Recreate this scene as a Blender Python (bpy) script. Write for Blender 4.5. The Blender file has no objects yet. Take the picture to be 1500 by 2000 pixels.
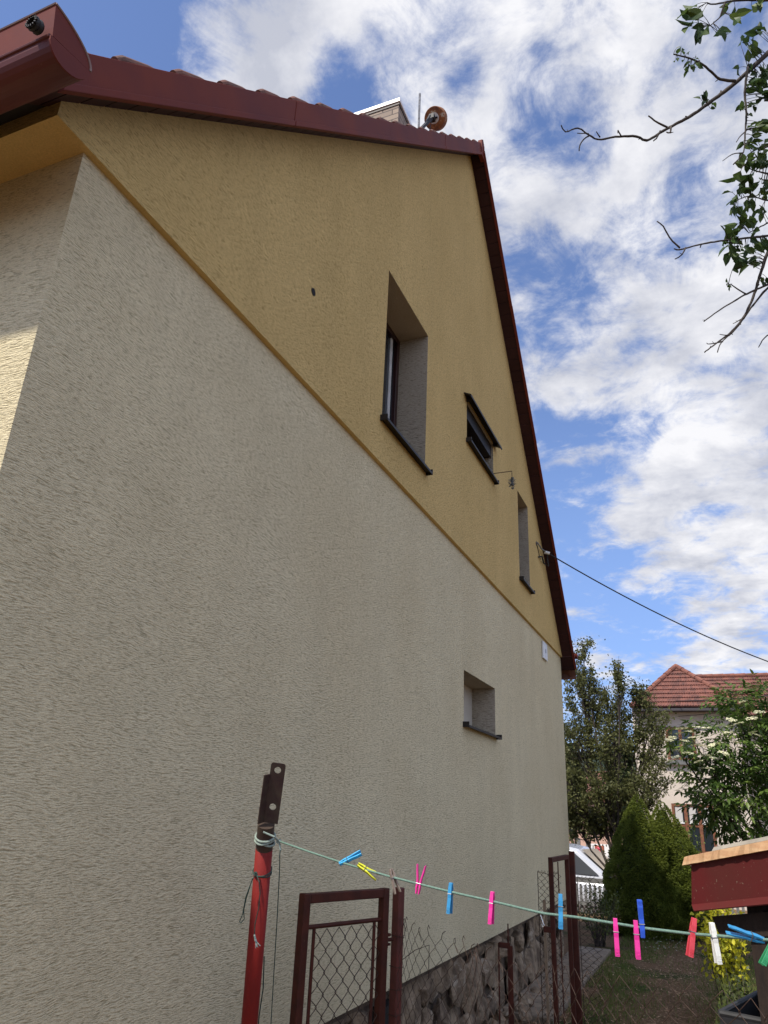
import bpy, bmesh, math, random
from mathutils import Vector, Matrix, noise
random.seed(7)
scene = bpy.context.scene
R_ = math.radians
rnd = random.uniform

# ------------------------------------------------------------------ camera
FPX = 1433.12
ROT = Matrix(((0.92196875, -0.10708732, -0.37216384),
              (0.38487458, 0.35996744, 0.8498794),
              (0.04295556, -0.92679865, 0.37309392)))   # photo camera (x right, y down, z forward) -> world
EYE = Vector((0, 0, 1.65))
cam_d = bpy.data.cameras.new("camera"); cam = bpy.data.objects.new("camera", cam_d)
scene.collection.objects.link(cam)
cam_d.sensor_fit = 'VERTICAL'; cam_d.sensor_height = 24; cam_d.lens = 24 * FPX / 2000
cam_d.clip_start = 0.05; cam_d.clip_end = 3000
m = ROT @ Matrix(((1, 0, 0), (0, -1, 0), (0, 0, -1)))
cam.matrix_world = Matrix.Translation(EYE) @ m.to_4x4()
scene.camera = cam

# ------------------------------------------------------------------ light
SUN = Vector((-0.20, -0.56, 0.80)).normalized()
sun_d = bpy.data.lights.new("sun", 'SUN'); sun_d.energy = 3.1; sun_d.angle = R_(2.2); sun_d.color = (1, .93, .82)
sun = bpy.data.objects.new("sun", sun_d); scene.collection.objects.link(sun)
sun.rotation_euler = SUN.to_track_quat('Z', 'Y').to_euler(); sun.location = (-6, -8, 14)
scene.view_settings.view_transform = 'Standard'; scene.view_settings.look = 'None'
scene.view_settings.gamma = 1; scene.view_settings.exposure = 0.75
SKY_STRENGTH = 0.12

def raydir(x, y):
    return (ROT @ Vector((x - 750, y - 1000, FPX))).normalized()

def build_world():
    w = bpy.data.worlds.new("World"); scene.world = w; w.use_nodes = True
    nt = w.node_tree; N = nt.nodes; L = nt.links; N.clear()
    def node(t, **k):
        n = N.new(t)
        for a, b in k.items(): setattr(n, a, b)
        return n
    def math_(op, a, b=None, clamp=False):
        n = node('ShaderNodeMath', operation=op, use_clamp=clamp)
        for i, v in enumerate((a, b)):
            if v is None: continue
            if isinstance(v, (int, float)): n.inputs[i].default_value = v
            else: L.new(v, n.inputs[i])
        return n.outputs[0]
    def mix(fac, a, b):
        n = node('ShaderNodeMix', data_type='RGBA')
        for i, v in ((0, fac), (6, a), (7, b)):
            if isinstance(v, (int, float, tuple)): n.inputs[i].default_value = v
            else: L.new(v, n.inputs[i])
        return n.outputs[2]
    tc = node('ShaderNodeTexCoord')
    sky = node('ShaderNodeTexSky', sky_type='NISHITA', sun_disc=False)
    sky.sun_elevation = math.asin(SUN.z); sky.sun_rotation = math.atan2(SUN.x, SUN.y)
    sky.air_density = 1.0; sky.dust_density = 0.35; sky.ozone_density = 2.0
    skym = node('ShaderNodeVectorMath', operation='MULTIPLY'); L.new(sky.outputs[0], skym.inputs[0])
    skym.inputs[1].default_value = (0.86 * SKY_STRENGTH, 0.86 * SKY_STRENGTH, 1.0 * SKY_STRENGTH)
    sep = node('ShaderNodeSeparateXYZ'); L.new(tc.outputs['Generated'], sep.inputs[0])
    zz = math_('MAXIMUM', sep.outputs[2], 0.0); zz = math_('ADD', zz, 0.16)
    cmb = node('ShaderNodeCombineXYZ')
    L.new(math_('DIVIDE', sep.outputs[0], zz), cmb.inputs[0]); L.new(math_('DIVIDE', sep.outputs[1], zz), cmb.inputs[1])
    def noise_(scale, det, rough, off, dist=0.0, src=cmb.outputs[0], stretch=(1, 1, 1), rot=0):
        mp = node('ShaderNodeMapping'); mp.inputs[1].default_value = off; mp.inputs[3].default_value = stretch
        mp.inputs[2].default_value = (0, 0, rot); L.new(src, mp.inputs[0])
        n = node('ShaderNodeTexNoise', noise_dimensions='3D'); L.new(mp.outputs[0], n.inputs['Vector'])
        n.inputs['Scale'].default_value = scale; n.inputs['Detail'].default_value = det
        n.inputs['Roughness'].default_value = rough; n.inputs['Distortion'].default_value = dist
        return n.outputs[0]
    n1 = noise_(5.6, 10, 0.62, (3.1, 1.7, 0), 0.2)
    n2 = noise_(9.0, 9, 0.66, (7, 2, 4), 0.6, stretch=(1, .85, 1), rot=.5)
    dens = math_('ADD', math_('MULTIPLY', math_('SUBTRACT', n1, 0.5), 3.8), math_('MULTIPLY', math_('SUBTRACT', n2, 0.5), 2.8))
    dens = math_('ADD', dens, 0.42)
    # cloud banks (+) and clear gaps (-), each placed by its direction in the sky
    blobs = [
        (150, 60, 230, -1.0), (330, 140, 90, -.25), (400, 60, 55, 1.1), (570, 85, 85, 1.35), (500, 170, 55, .8), (655, 165, 45, -.7), (735, 35, 45, -.35), (680, 20, 40, .3), (600, 20, 50, .3),
        (860, 70, 100, .6), (1080, 235, 50, -.75), (890, 165, 30, -.55), (975, 190, 40, .3), (1300, 120, 240, .40), (1080, 100, 60, .35), (1030, 320, 50, .3), (1180, 420, 200, .34), (1030, 380, 70, .3), (1330, 560, 60, .25),
        (1400, 330, 150, .30), (1400, 445, 36, -.4), (1240, 590, 95, -.55), (1060, 620, 60, -.6), (1310, 720, 140, .5), (1440, 620, 110, .5), (1130, 710, 70, .6), (1200, 780, 60, .35),
        (1060, 800, 45, -.5), (1180, 855, 80, -.55), (1260, 800, 60, .15), (1420, 880, 90, .35), (1110, 960, 60, -.5), (1210, 990, 75, .75), (1410, 1000, 120, .85), (1240, 1080, 60, .3),
        (1140, 1090, 60, -.5), (1300, 1090, 60, -.05), (1400, 1130, 100, .5), (1180, 1210, 110, -.7), (1330, 1210, 70, -.35), (1430, 1225, 70, .15), (1190, 1300, 36, 1.0), (1380, 1292, 50, .95), (1450, 1260, 50, .3), (1280, 1262, 45, .15), (1150, 1170, 25, .2)]
    nrm = node('ShaderNodeVectorMath', operation='NORMALIZE'); L.new(tc.outputs['Generated'], nrm.inputs[0])
    for (px, py, s, g) in blobs:
        d = node('ShaderNodeVectorMath', operation='DOT_PRODUCT'); L.new(nrm.outputs[0], d.inputs[0]); d.inputs[1].default_value = raydir(px, py)
        ang = s / 1500.0; k = 1 / (ang * ang)
        e = math_('EXPONENT', math_('MULTIPLY', math_('SUBTRACT', d.outputs['Value'], 1.0), k))
        dens = math_('ADD', dens, math_('MULTIPLY', e, g * (.75 if g > 0 else .9)))
    # cloud cover from the summed density
    mr = node('ShaderNodeMapRange', interpolation_type='SMOOTHSTEP'); L.new(dens, mr.inputs[0])
    mr.inputs[1].default_value = 0.0; mr.inputs[2].default_value = 1.30
    low = node('ShaderNodeMapRange', interpolation_type='SMOOTHSTEP'); L.new(sep.outputs[2], low.inputs[0]); low.inputs[1].default_value = -0.02; low.inputs[2].default_value = 0.42
    lowc = mix(low.outputs[0], (0.42, 0.50, 0.66, 1), (1, 1, 1, 1))
    sky2 = node('ShaderNodeVectorMath', operation='MULTIPLY'); L.new(skym.outputs[0], sky2.inputs[0]); L.new(lowc, sky2.inputs[1])
    hz = node('ShaderNodeMapRange', interpolation_type='SMOOTHSTEP'); L.new(sep.outputs[2], hz.inputs[0]); hz.inputs[1].default_value = 0.0; hz.inputs[2].default_value = 0.05
    fac = math_('MULTIPLY', mr.outputs[0], hz.outputs[0])
    # cloud brightness: denser is whiter with grey bellies, with an added boost out of view
    sh = node('ShaderNodeMapRange'); L.new(noise_(5.2, 7, 0.6, (3.25, 1.9, 2), 0.2), sh.inputs[0])
    sh.inputs[1].default_value = 0.36; sh.inputs[2].default_value = 0.64
    ccol = mix(sh.outputs[0], (0.33, 0.345, 0.40, 1), (0.57, 0.57, 0.59, 1))
    # added fill: unseen clouds right and behind the camera brightened to light shaded walls
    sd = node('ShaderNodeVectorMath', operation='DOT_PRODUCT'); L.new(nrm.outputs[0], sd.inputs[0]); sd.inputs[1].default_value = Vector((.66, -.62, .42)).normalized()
    fill_glow = math_('ADD', 1.0, math_('MULTIPLY', math_('MAXIMUM', math_('SUBTRACT', sd.outputs['Value'], 0.15), 0.0), 2.7))
    cm = node('ShaderNodeVectorMath', operation='SCALE'); L.new(ccol, cm.inputs[0]); L.new(fill_glow, cm.inputs['Scale'])
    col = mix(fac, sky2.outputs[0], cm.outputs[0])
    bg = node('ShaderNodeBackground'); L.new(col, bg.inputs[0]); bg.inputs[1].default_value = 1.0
    out = node('ShaderNodeOutputWorld'); L.new(bg.outputs[0], out.inputs[0])
build_world()

# ------------------------------------------------------------------ helpers
def at(x, y, D):                     # point seen at photo pixel (x,y) at depth D metres
    return EYE + ROT @ Vector(((x - 750) / FPX * D, (y - 1000) / FPX * D, D))
def aty(x, y, Y):
    r = raydir(x, y); return EYE + r * (Y / r.y)
def atx(x, y, X):
    r = raydir(x, y); return EYE + r * (X / r.x)

def srgb(r, g, b):
    f = lambda c: ((c / 255 + .055) / 1.055) ** 2.4 if c > 10 else c / 255 / 12.92
    return (f(r), f(g), f(b), 1)

class MB:
    def __init__(s): s.v = []; s.f = []; s.m = []
    def add(s, vs, fs, mi=0):
        o = len(s.v); s.v += [Vector(p) for p in vs]
        for f in fs: s.f.append([o + i for i in f]); s.m.append(mi)
        return s
    def box(s, a, b, mi=0):
        x0, y0, z0 = a; x1, y1, z1 = b
        return s.add([(x0, y0, z0), (x1, y0, z0), (x1, y1, z0), (x0, y1, z0), (x0, y0, z1), (x1, y0, z1), (x1, y1, z1), (x0, y1, z1)],
              [(0, 3, 2, 1), (4, 5, 6, 7), (0, 1, 5, 4), (1, 2, 6, 5), (2, 3, 7, 6), (3, 0, 4, 7)], mi)
    def obox(s, c, u, v, w, mi=0):   # centre, half-vectors
        c = Vector(c); u = Vector(u); v = Vector(v); w = Vector(w)
        P = [c - u - v - w, c + u - v - w, c + u + v - w, c - u + v - w, c - u - v + w, c + u - v + w, c + u + v + w, c - u + v + w]
        return s.add(P, [(0, 3, 2, 1), (4, 5, 6, 7), (0, 1, 5, 4), (1, 2, 6, 5), (2, 3, 7, 6), (3, 0, 4, 7)], mi)
    def bar(s, a, b, w, h, up=(0, 0, 1), mi=0):   # square bar a->b
        a = Vector(a); b = Vector(b); d = (b - a); L = d.length; d.normalize()
        up = Vector(up)
        if abs(d.dot(up)) > .95: up = Vector((1, 0, 0))
        sd = d.cross(up).normalized(); u2 = sd.cross(d).normalized()
        return s.obox((a + b) / 2, d * L / 2, sd * w / 2, u2 * h / 2, mi)
    def prism(s, poly, fn, a, b, mi=0):  # poly: list of (p,q), fn(p,q,t) -> xyz
        n = len(poly)
        vs = [fn(p, q, a) for p, q in poly] + [fn(p, q, b) for p, q in poly]
        fs = [tuple(range(n)), tuple(range(2 * n - 1, n - 1, -1))] + [(i, i + n, (i + 1) % n + n, (i + 1) % n) for i in range(n)]
        return s.add(vs, fs, mi)
    def tube(s, pts, r, n=8, cap=True, mi=0):
        pts = [Vector(p) for p in pts]
        rs = r if isinstance(r, (list, tuple)) else [r] * len(pts)
        t = (pts[1] - pts[0]).normalized(); up = Vector((0, 0, 1)) if abs(t.z) < .9 else Vector((1, 0, 0))
        nrm = t.cross(up).normalized(); vs = []
        for i, p in enumerate(pts):
            if i == 0: d = pts[1] - pts[0]
            elif i == len(pts) - 1: d = pts[-1] - pts[-2]
            else: d = pts[i + 1] - pts[i - 1]
            d.normalize(); nrm = (nrm - d * nrm.dot(d))
            if nrm.length < 1e-6: nrm = d.orthogonal()
            nrm.normalize(); bn = d.cross(nrm)
            for k in range(n):
                a = 2 * math.pi * k / n; vs.append(p + (nrm * math.cos(a) + bn * math.sin(a)) * rs[i])
        fs = []
        for i in range(len(pts) - 1):
            for k in range(n):
                fs.append((i * n + k, i * n + (k + 1) % n, (i + 1) * n + (k + 1) % n, (i + 1) * n + k))
        if cap: fs.append(tuple(range(n - 1, -1, -1))); fs.append(tuple((len(pts) - 1) * n + k for k in range(n)))
        return s.add(vs, fs, mi)
    def grid(s, fn, nu, nv, mi=0):
        vs = [fn(i / nu, j / nv) for j in range(nv + 1) for i in range(nu + 1)]
        return s.add(vs, [(j * (nu + 1) + i, j * (nu + 1) + i + 1, (j + 1) * (nu + 1) + i + 1, (j + 1) * (nu + 1) + i) for j in range(nv) for i in range(nu)], mi)

COL = scene.collection
def wloc(o):
    v = Vector((0, 0, 0))
    while o: v += o.location; o = o.parent
    return v
def obj(name, mb, mats, parent=None, loc=None, smooth=False, bevel=0, label=None, cat=None, group=None, kind=None, auto=False):
    if not isinstance(mats, (list, tuple)): mats = [mats]
    me = bpy.data.meshes.new(name)
    off = wloc(parent) if parent else Vector((0, 0, 0))
    if loc is not None: off = off + Vector(loc) if parent else Vector(loc)
    me.from_pydata([tuple(v - off) for v in mb.v], [], mb.f)
    for mt in mats: me.materials.append(mt)
    me.polygons.foreach_set('material_index', mb.m)
    if smooth: me.polygons.foreach_set('use_smooth', [True] * len(me.polygons))
    me.update()
    o = bpy.data.objects.new(name, me); COL.objects.link(o)
    if loc is not None: o.location = loc
    if parent: o.parent = parent
    if auto or smooth == 'fix' or True:
        bm = bmesh.new(); bm.from_mesh(me); bmesh.ops.recalc_face_normals(bm, faces=bm.faces); bm.to_mesh(me); bm.free()
    if bevel:
        b = o.modifiers.new('bevel', 'BEVEL'); b.width = bevel; b.segments = 2; b.limit_method = 'ANGLE'; b.angle_limit = R_(35)
        b.harden_normals = False
    tag(o, label, cat, group, kind)
    return o
def tag(o, label=None, cat=None, group=None, kind=None):
    if label: o['label'] = label
    if cat: o['category'] = cat
    if group: o['group'] = group
    if kind: o['kind'] = kind
    return o
def thing(name, loc, label, cat, group=None):
    o = bpy.data.objects.new(name, None); COL.objects.link(o); o.location = loc; o.empty_display_size = .2
    return tag(o, label, cat, group)

# ------------------------------------------------------------------ materials
def mat(name, base, rough=.7, metal=0, spec=.4, var=None, vscale=3, vdet=4, stretch=(1, 1, 1), bump=0, bscale=20, bstretch=(1, 1, 1), bdist=.01, spots=None, coat=0):
    m = bpy.data.materials.new(name); m.use_nodes = True; nt = m.node_tree; N = nt.nodes; L = nt.links
    p = N['Principled BSDF']; p.inputs['Roughness'].default_value = rough; p.inputs['Metallic'].default_value = metal
    p.inputs['Specular IOR Level'].default_value = spec; p.inputs['Coat Weight'].default_value = coat
    p.inputs['Base Color'].default_value = base
    tc = N.new('ShaderNodeTexCoord')
    def nz(sc, det, st, ro=.6):
        mp = N.new('ShaderNodeMapping'); mp.inputs[3].default_value = st; L.new(tc.outputs['Object'], mp.inputs[0])
        n = N.new('ShaderNodeTexNoise'); n.inputs['Scale'].default_value = sc; n.inputs['Detail'].default_value = det; n.inputs['Roughness'].default_value = ro
        L.new(mp.outputs[0], n.inputs['Vector']); return n.outputs[0]
    cur = None
    if var:
        r = N.new('ShaderNodeValToRGB'); L.new(nz(vscale, vdet, stretch), r.inputs[0])
        r.color_ramp.elements[0].position = .36; r.color_ramp.elements[0].color = var
        r.color_ramp.elements[1].position = .64; r.color_ramp.elements[1].color = base
        cur = r.outputs[0]; L.new(cur, p.inputs['Base Color'])
    if spots:   # (colour, scale, threshold)
        c, sc, th = spots
        r = N.new('ShaderNodeMapRange'); L.new(nz(sc, 6, (1, 1, 1), .7), r.inputs[0]); r.inputs[1].default_value = th; r.inputs[2].default_value = th + .04
        mx = N.new('ShaderNodeMix'); mx.data_type = 'RGBA'; L.new(r.outputs[0], mx.inputs[0])
        if cur: L.new(cur, mx.inputs[6])
        else: mx.inputs[6].default_value = base
        mx.inputs[7].default_value = c; L.new(mx.outputs[2], p.inputs['Base Color'])
    if bump:
        b = N.new('ShaderNodeBump'); b.inputs['Strength'].default_value = bump; b.inputs['Distance'].default_value = bdist
        L.new(nz(bscale, 5, bstretch), b.inputs['Height']); L.new(b.outputs[0], p.inputs['Normal'])
    return m

def stucco(name, base, groove, dark):
    """float-scratched render: short wavy horizontal grooves with grit between"""
    m = bpy.data.materials.new(name); m.use_nodes = True; nt = m.node_tree; N = nt.nodes; L = nt.links
    p = N['Principled BSDF']; p.inputs['Roughness'].default_value = .93; p.inputs['Specular IOR Level'].default_value = .15
    tc = N.new('ShaderNodeTexCoord')
    # bend coordinates so grooves wander
    nw = N.new('ShaderNodeTexNoise'); nw.inputs['Scale'].default_value = 2.2; nw.inputs['Detail'].default_value = 3; L.new(tc.outputs['Object'], nw.inputs['Vector'])
    nw2 = N.new('ShaderNodeTexNoise'); nw2.inputs['Scale'].default_value = 14; nw2.inputs['Detail'].default_value = 2; L.new(tc.outputs['Object'], nw2.inputs['Vector'])
    def sc(v, k):
        a = N.new('ShaderNodeVectorMath'); a.operation = 'SUBTRACT'; L.new(v, a.inputs[0]); a.inputs[1].default_value = (.5, .5, .5)
        b = N.new('ShaderNodeVectorMath'); b.operation = 'SCALE'; L.new(a.outputs[0], b.inputs[0]); b.inputs['Scale'].default_value = k; return b.outputs[0]
    def addv(a, b):
        n = N.new('ShaderNodeVectorMath'); n.operation = 'ADD'; L.new(a, n.inputs[0]); L.new(b, n.inputs[1]); return n.outputs[0]
    co = addv(addv(tc.outputs['Object'], sc(nw.outputs['Color'], .075)), sc(nw2.outputs['Color'], .012))
    def nz(st, scale, det, rough=.55):
        mp = N.new('ShaderNodeMapping'); mp.inputs[3].default_value = st; L.new(co, mp.inputs[0])
        n = N.new('ShaderNodeTexNoise'); n.inputs['Scale'].default_value = scale; n.inputs['Detail'].default_value = det; n.inputs['Roughness'].default_value = rough
        L.new(mp.outputs[0], n.inputs['Vector']); return n.outputs[0]
    def rng(v, a, b, c=0., d=1.):
        r = N.new('ShaderNodeMapRange'); L.new(v, r.inputs[0]); r.inputs[1].default_value = a; r.inputs[2].default_value = b; r.inputs[3].default_value = c; r.inputs[4].default_value = d; return r.outputs[0]
    g = nz((1.0, 1.0, 6.2), 33, 2.8, .6)          # dense short horizontal strokes, 3 cm long and 5 mm apart
    g2 = nz((.8, .8, 8.0), 14, 2.0, .5)         # sparser long drag marks
    gs = N.new('ShaderNodeMath'); gs.operation = 'MULTIPLY_ADD'; L.new(rng(g2, .27, .40), gs.inputs[0]); gs.inputs[1].default_value = .35; L.new(rng(g, .30, .62), gs.inputs[2])
    ge = N.new('ShaderNodeNewGeometry'); sz = N.new('ShaderNodeSeparateXYZ'); L.new(ge.outputs['Normal'], sz.inputs[0])
    az = N.new('ShaderNodeMath'); az.operation = 'ABSOLUTE'; L.new(sz.outputs[2], az.inputs[0])
    flat = N.new('ShaderNodeMath'); flat.operation = 'MAXIMUM'; L.new(rng(az.outputs[0], .5, .8, 0, 1.2), flat.inputs[0]); L.new(gs.outputs[0], flat.inputs[1])   # undersides were floated smooth
    gr = flat.outputs[0]
    grit = nz((1, 1, 1.6), 170, 2)
    big = nz((1, 1, 1), 1.1, 4, .55)
    ad = N.new('ShaderNodeMath'); ad.operation = 'MULTIPLY_ADD'; L.new(grit, ad.inputs[0]); ad.inputs[1].default_value = .45; L.new(gr, ad.inputs[2])
    b = N.new('ShaderNodeBump'); b.inputs['Strength'].default_value = .72; b.inputs['Distance'].default_value = .006
    L.new(ad.outputs[0], b.inputs['Height']); L.new(b.outputs[0], p.inputs['Normal'])
    def mixc(f, a, c):
        x = N.new('ShaderNodeMix'); x.data_type = 'RGBA'; L.new(f, x.inputs[0])
        for i, v in ((6, a), (7, c)):
            if isinstance(v, tuple): x.inputs[i].default_value = v
            else: L.new(v, x.inputs[i])
        return x.outputs[2]
    c = mixc(rng(big, .35, .65), dark, base)
    st_ = N.new('ShaderNodeMapping'); st_.inputs[3].default_value = (2.2, 2.2, .28); L.new(tc.outputs['Object'], st_.inputs[0])
    sn = N.new('ShaderNodeTexNoise'); sn.inputs['Scale'].default_value = 1.6; sn.inputs['Detail'].default_value = 5; sn.inputs['Roughness'].default_value = .65; L.new(st_.outputs[0], sn.inputs['Vector'])
    streak = rng(sn.outputs[0], .36, .62, .95, 1.01)   # faint run-off streaks
    c = mixc(rng(gr, .42, .90), groove, c)
    gm = N.new('ShaderNodeMix'); gm.data_type = 'RGBA'; gm.blend_type = 'MULTIPLY'; gm.inputs[0].default_value = 1
    L.new(c, gm.inputs[6]); cr = N.new('ShaderNodeCombineColor'); v0 = rng(grit, .3, .7, .86, 1.08); vm = N.new('ShaderNodeMath'); vm.operation = 'MULTIPLY'; L.new(v0, vm.inputs[0]); L.new(streak, vm.inputs[1]); v = vm.outputs[0]
    for i in range(3): L.new(v, cr.inputs[i])
    L.new(cr.outputs[0], gm.inputs[7]); L.new(gm.outputs[2], p.inputs['Base Color'])
    return m

def leafmat(name, cols, trans=.35, rough=.5, scale=1.3):
    m = bpy.data.materials.new(name); m.use_nodes = True; nt = m.node_tree; N = nt.nodes; L = nt.links
    p = N['Principled BSDF']; p.inputs['Roughness'].default_value = rough; p.inputs['Specular IOR Level'].default_value = .25
    g = N.new('ShaderNodeNewGeometry'); r = N.new('ShaderNodeValToRGB'); tc = N.new('ShaderNodeTexCoord')
    nz = N.new('ShaderNodeTexNoise'); nz.inputs['Scale'].default_value = scale; L.new(tc.outputs['Object'], nz.inputs['Vector'])
    a = N.new('ShaderNodeMath'); a.operation = 'MULTIPLY_ADD'; L.new(g.outputs['Random Per Island'], a.inputs[0]); a.inputs[1].default_value = .6
    b = N.new('ShaderNodeMath'); b.operation = 'MULTIPLY_ADD'; L.new(nz.outputs[0], b.inputs[0]); b.inputs[1].default_value = 1.2; b.inputs[2].default_value = -.4
    L.new(b.outputs[0], a.inputs[2]); L.new(a.outputs[0], r.inputs[0])
    e = r.color_ramp.elements
    for i, c in enumerate(cols):
        pos = i / (len(cols) - 1)
        if i < 2: e[i].position = pos; e[i].color = c
        else: x = e.new(pos); x.color = c
    e[0].position = 0
    if len(cols) > 2: e[1].position = 1 / (len(cols) - 1)
    L.new(r.outputs[0], p.inputs['Base Color'])
    t = N.new('ShaderNodeBsdfTranslucent'); L.new(r.outputs[0], t.inputs[0]); mx = N.new('ShaderNodeMixShader'); mx.inputs[0].default_value = trans
    L.new(p.outputs[0], mx.inputs[1]); L.new(t.outputs[0], mx.inputs[2]); L.new(mx.outputs[0], N['Material Output'].inputs[0])
    return m

def glassmat(name, col=(.02, .025, .03, 1), rough=.04):
    m = bpy.data.materials.new(name); m.use_nodes = True; p = m.node_tree.nodes['Principled BSDF']
    p.inputs['Base Color'].default_value = col; p.inputs['Roughness'].default_value = rough; p.inputs['Specular IOR Level'].default_value = .6
    return m

CREAM = stucco('cream_stucco', (.725, .634, .415, 1), (.44, .375, .23, 1), (.675, .58, .37, 1))
YELLOW = stucco('yellow_stucco', (.67, .482, .200, 1), (.37, .255, .09, 1), (.61, .435, .175, 1))
REDSHEET = mat('red_brown_sheet', (.160, .034, .020, 1), .6, spec=.12, var=(.12, .028, .024, 1), vscale=2.5, spots=((.03, .012, .01, 1), 34, .715), bump=.15, bscale=4, bdist=.01)
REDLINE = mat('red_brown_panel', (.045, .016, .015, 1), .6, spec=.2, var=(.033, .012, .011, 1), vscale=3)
DARKSHEET = mat('dark_brown_sheet', (.022, .017, .013, 1), .5, spec=.25, var=(.014, .011, .009, 1), vscale=5)
TILE = mat('brown_roof_tile', (.16, .065, .045, 1), .8, var=(.09, .045, .035, 1), vscale=9, bump=.4, bscale=60, bdist=.004)
DARK = mat('dark_interior', (.012, .010, .009, 1), .9)
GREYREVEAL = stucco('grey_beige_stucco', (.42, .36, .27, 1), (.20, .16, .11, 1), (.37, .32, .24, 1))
WINRED = mat('window_frame_red', (.035, .010, .008, 1), .35, var=(.025, .008, .007, 1))
WHITE = mat('white_plastic', (.72, .72, .70, 1), .4, var=(.6, .6, .57, 1), vscale=6)
GLASS = glassmat('window_glass')
IRON = mat('rusty_brown_paint', (.072, .018, .010, 1), .6, spec=.2, var=(.045, .013, .008, 1), vscale=14, bump=.3, bscale=90, bdist=.002, spots=((.10, .05, .03, 1), 22, .66))
POLERED = mat('pole_red_paint', (.21, .016, .012, 1), .55, spec=.2, var=(.15, .014, .012, 1), vscale=10, stretch=(1, 1, .3), bump=.25, bscale=120, bdist=.002, spots=((.30, .17, .14, 1), 55, .72))
RUSTED = mat('weathered_steel', (.075, .055, .038, 1), .6, metal=.3, var=(.045, .022, .022, 1), vscale=12, bump=.3, bscale=80, bdist=.002)
WIRE = mat('rusty_wire', (.075, .045, .03, 1), .6, metal=.4, var=(.035, .02, .015, 1), vscale=25)
WIREGREY = mat('galvanised_wire', (.20, .17, .15, 1), .5, metal=.5, var=(.10, .08, .065, 1), vscale=10)
BLACK = mat('black_rubber', (.012, .012, .013, 1), .6)
STEEL = mat('dull_steel', (.25, .25, .25, 1), .4, metal=.7, var=(.12, .11, .10, 1), vscale=30)

# ------------------------------------------------------------------ terrain
def ground_z(x, y):
    t = min(max((y - 15.9) / 2.0, 0), 1); t = t * t * (3 - 2 * t)
    return -.5 * t + .012 * noise.noise(Vector((x * .9, y * .9, 0)))
def ground_mat():
    m = bpy.data.materials.new('garden_soil'); m.use_nodes = True; nt = m.node_tree; N = nt.nodes; L = nt.links
    p = N['Principled BSDF']; p.inputs['Roughness'].default_value = .95; p.inputs['Specular IOR Level'].default_value = .1
    tc = N.new('ShaderNodeTexCoord')
    def nz(s, d, ro=.6):
        n = N.new('ShaderNodeTexNoise'); n.inputs['Scale'].default_value = s; n.inputs['Detail'].default_value = d; n.inputs['Roughness'].default_value = ro
        L.new(tc.outputs['Object'], n.inputs['Vector']); return n.outputs[0]
    def ramp(v, pts):
        r = N.new('ShaderNodeValToRGB'); L.new(v, r.inputs[0]); e = r.color_ramp.elements
        for i, (q, c) in enumerate(pts):
            if i < 2: e[i].position = q; e[i].color = c
            else: x = e.new(q); x.color = c
        return r.outputs[0]
    a = ramp(nz(38, 6, .75), [(.3, (.06, .035, .02, 1)), (.58, (.22, .14, .08, 1)), (.74, (.42, .29, .18, 1))])
    b = ramp(nz(25, 5, .7), [(.3, (.02, .03, .01, 1)), (.7, (.07, .09, .03, 1))])
    sep = N.new('ShaderNodeSeparateXYZ'); L.new(tc.outputs['Object'], sep.inputs[0])
    mx = N.new('ShaderNodeMix'); mx.data_type = 'RGBA'; L.new(a, mx.inputs[6]); L.new(b, mx.inputs[7])
    k = N.new('ShaderNodeMapRange'); L.new(nz(1.3, 4), k.inputs[0]); k.inputs[1].default_value = .52; k.inputs[2].default_value = .66
    L.new(k.outputs[0], mx.inputs[0]); L.new(mx.outputs[2], p.inputs['Base Color'])
    bp = N.new('ShaderNodeBump'); bp.inputs['Strength'].default_value = .9; bp.inputs['Distance'].default_value = .03; L.new(nz(45, 5, .7), bp.inputs['Height']); L.new(bp.outputs[0], p.inputs['Normal'])
    return m
g = MB()
def axis_pts(lo, hi, dlo, dhi, d):
    v = [lo, lo * .5 + dlo * .5 if lo < -200 else lo, ]
    out = [lo]; s = dlo
    steps = [-1200, -400, -150, -60, -30, -18, -12]
    out = [q for q in steps if q < dlo]
    q = dlo
    while q <= dhi: out.append(q); q += d
    out += [q for q in (12, 18, 24, 32, 45, 70, 150, 400, 1200) if q > dhi]
    return out
xs = axis_pts(0, 0, -8, 8, .5); ys = [-1200, -300, -80, -25, -10] + [i * .5 for i in range(-8, 44)] + [24, 28, 34, 45, 70, 150, 400, 1200]
g.add([(x, y, ground_z(x, y)) for y in ys for x in xs],
      [(j * len(xs) + i, j * len(xs) + i + 1, (j + 1) * len(xs) + i + 1, (j + 1) * len(xs) + i) for j in range(len(ys) - 1) for i in range(len(xs) - 1)])
obj('ground', g, ground_mat(), kind='structure', smooth=True)

# concrete apron along the house wall
CONC = mat('old_concrete', (.25, .195, .14, 1), .9, var=(.15, .115, .08, 1), vscale=6, bump=.5, bscale=60, bdist=.006, spots=((.09, .07, .05, 1), 14, .6))
s = MB()
for y0 in (7.4, 8.42, 9.44, 10.46):
    s.box((-1.93, y0, -.1), (-1.46, y0 + 1.0, .05 - (y0 - 7) * .002))
obj('path', s, CONC, kind='structure', bevel=.01)

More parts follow.
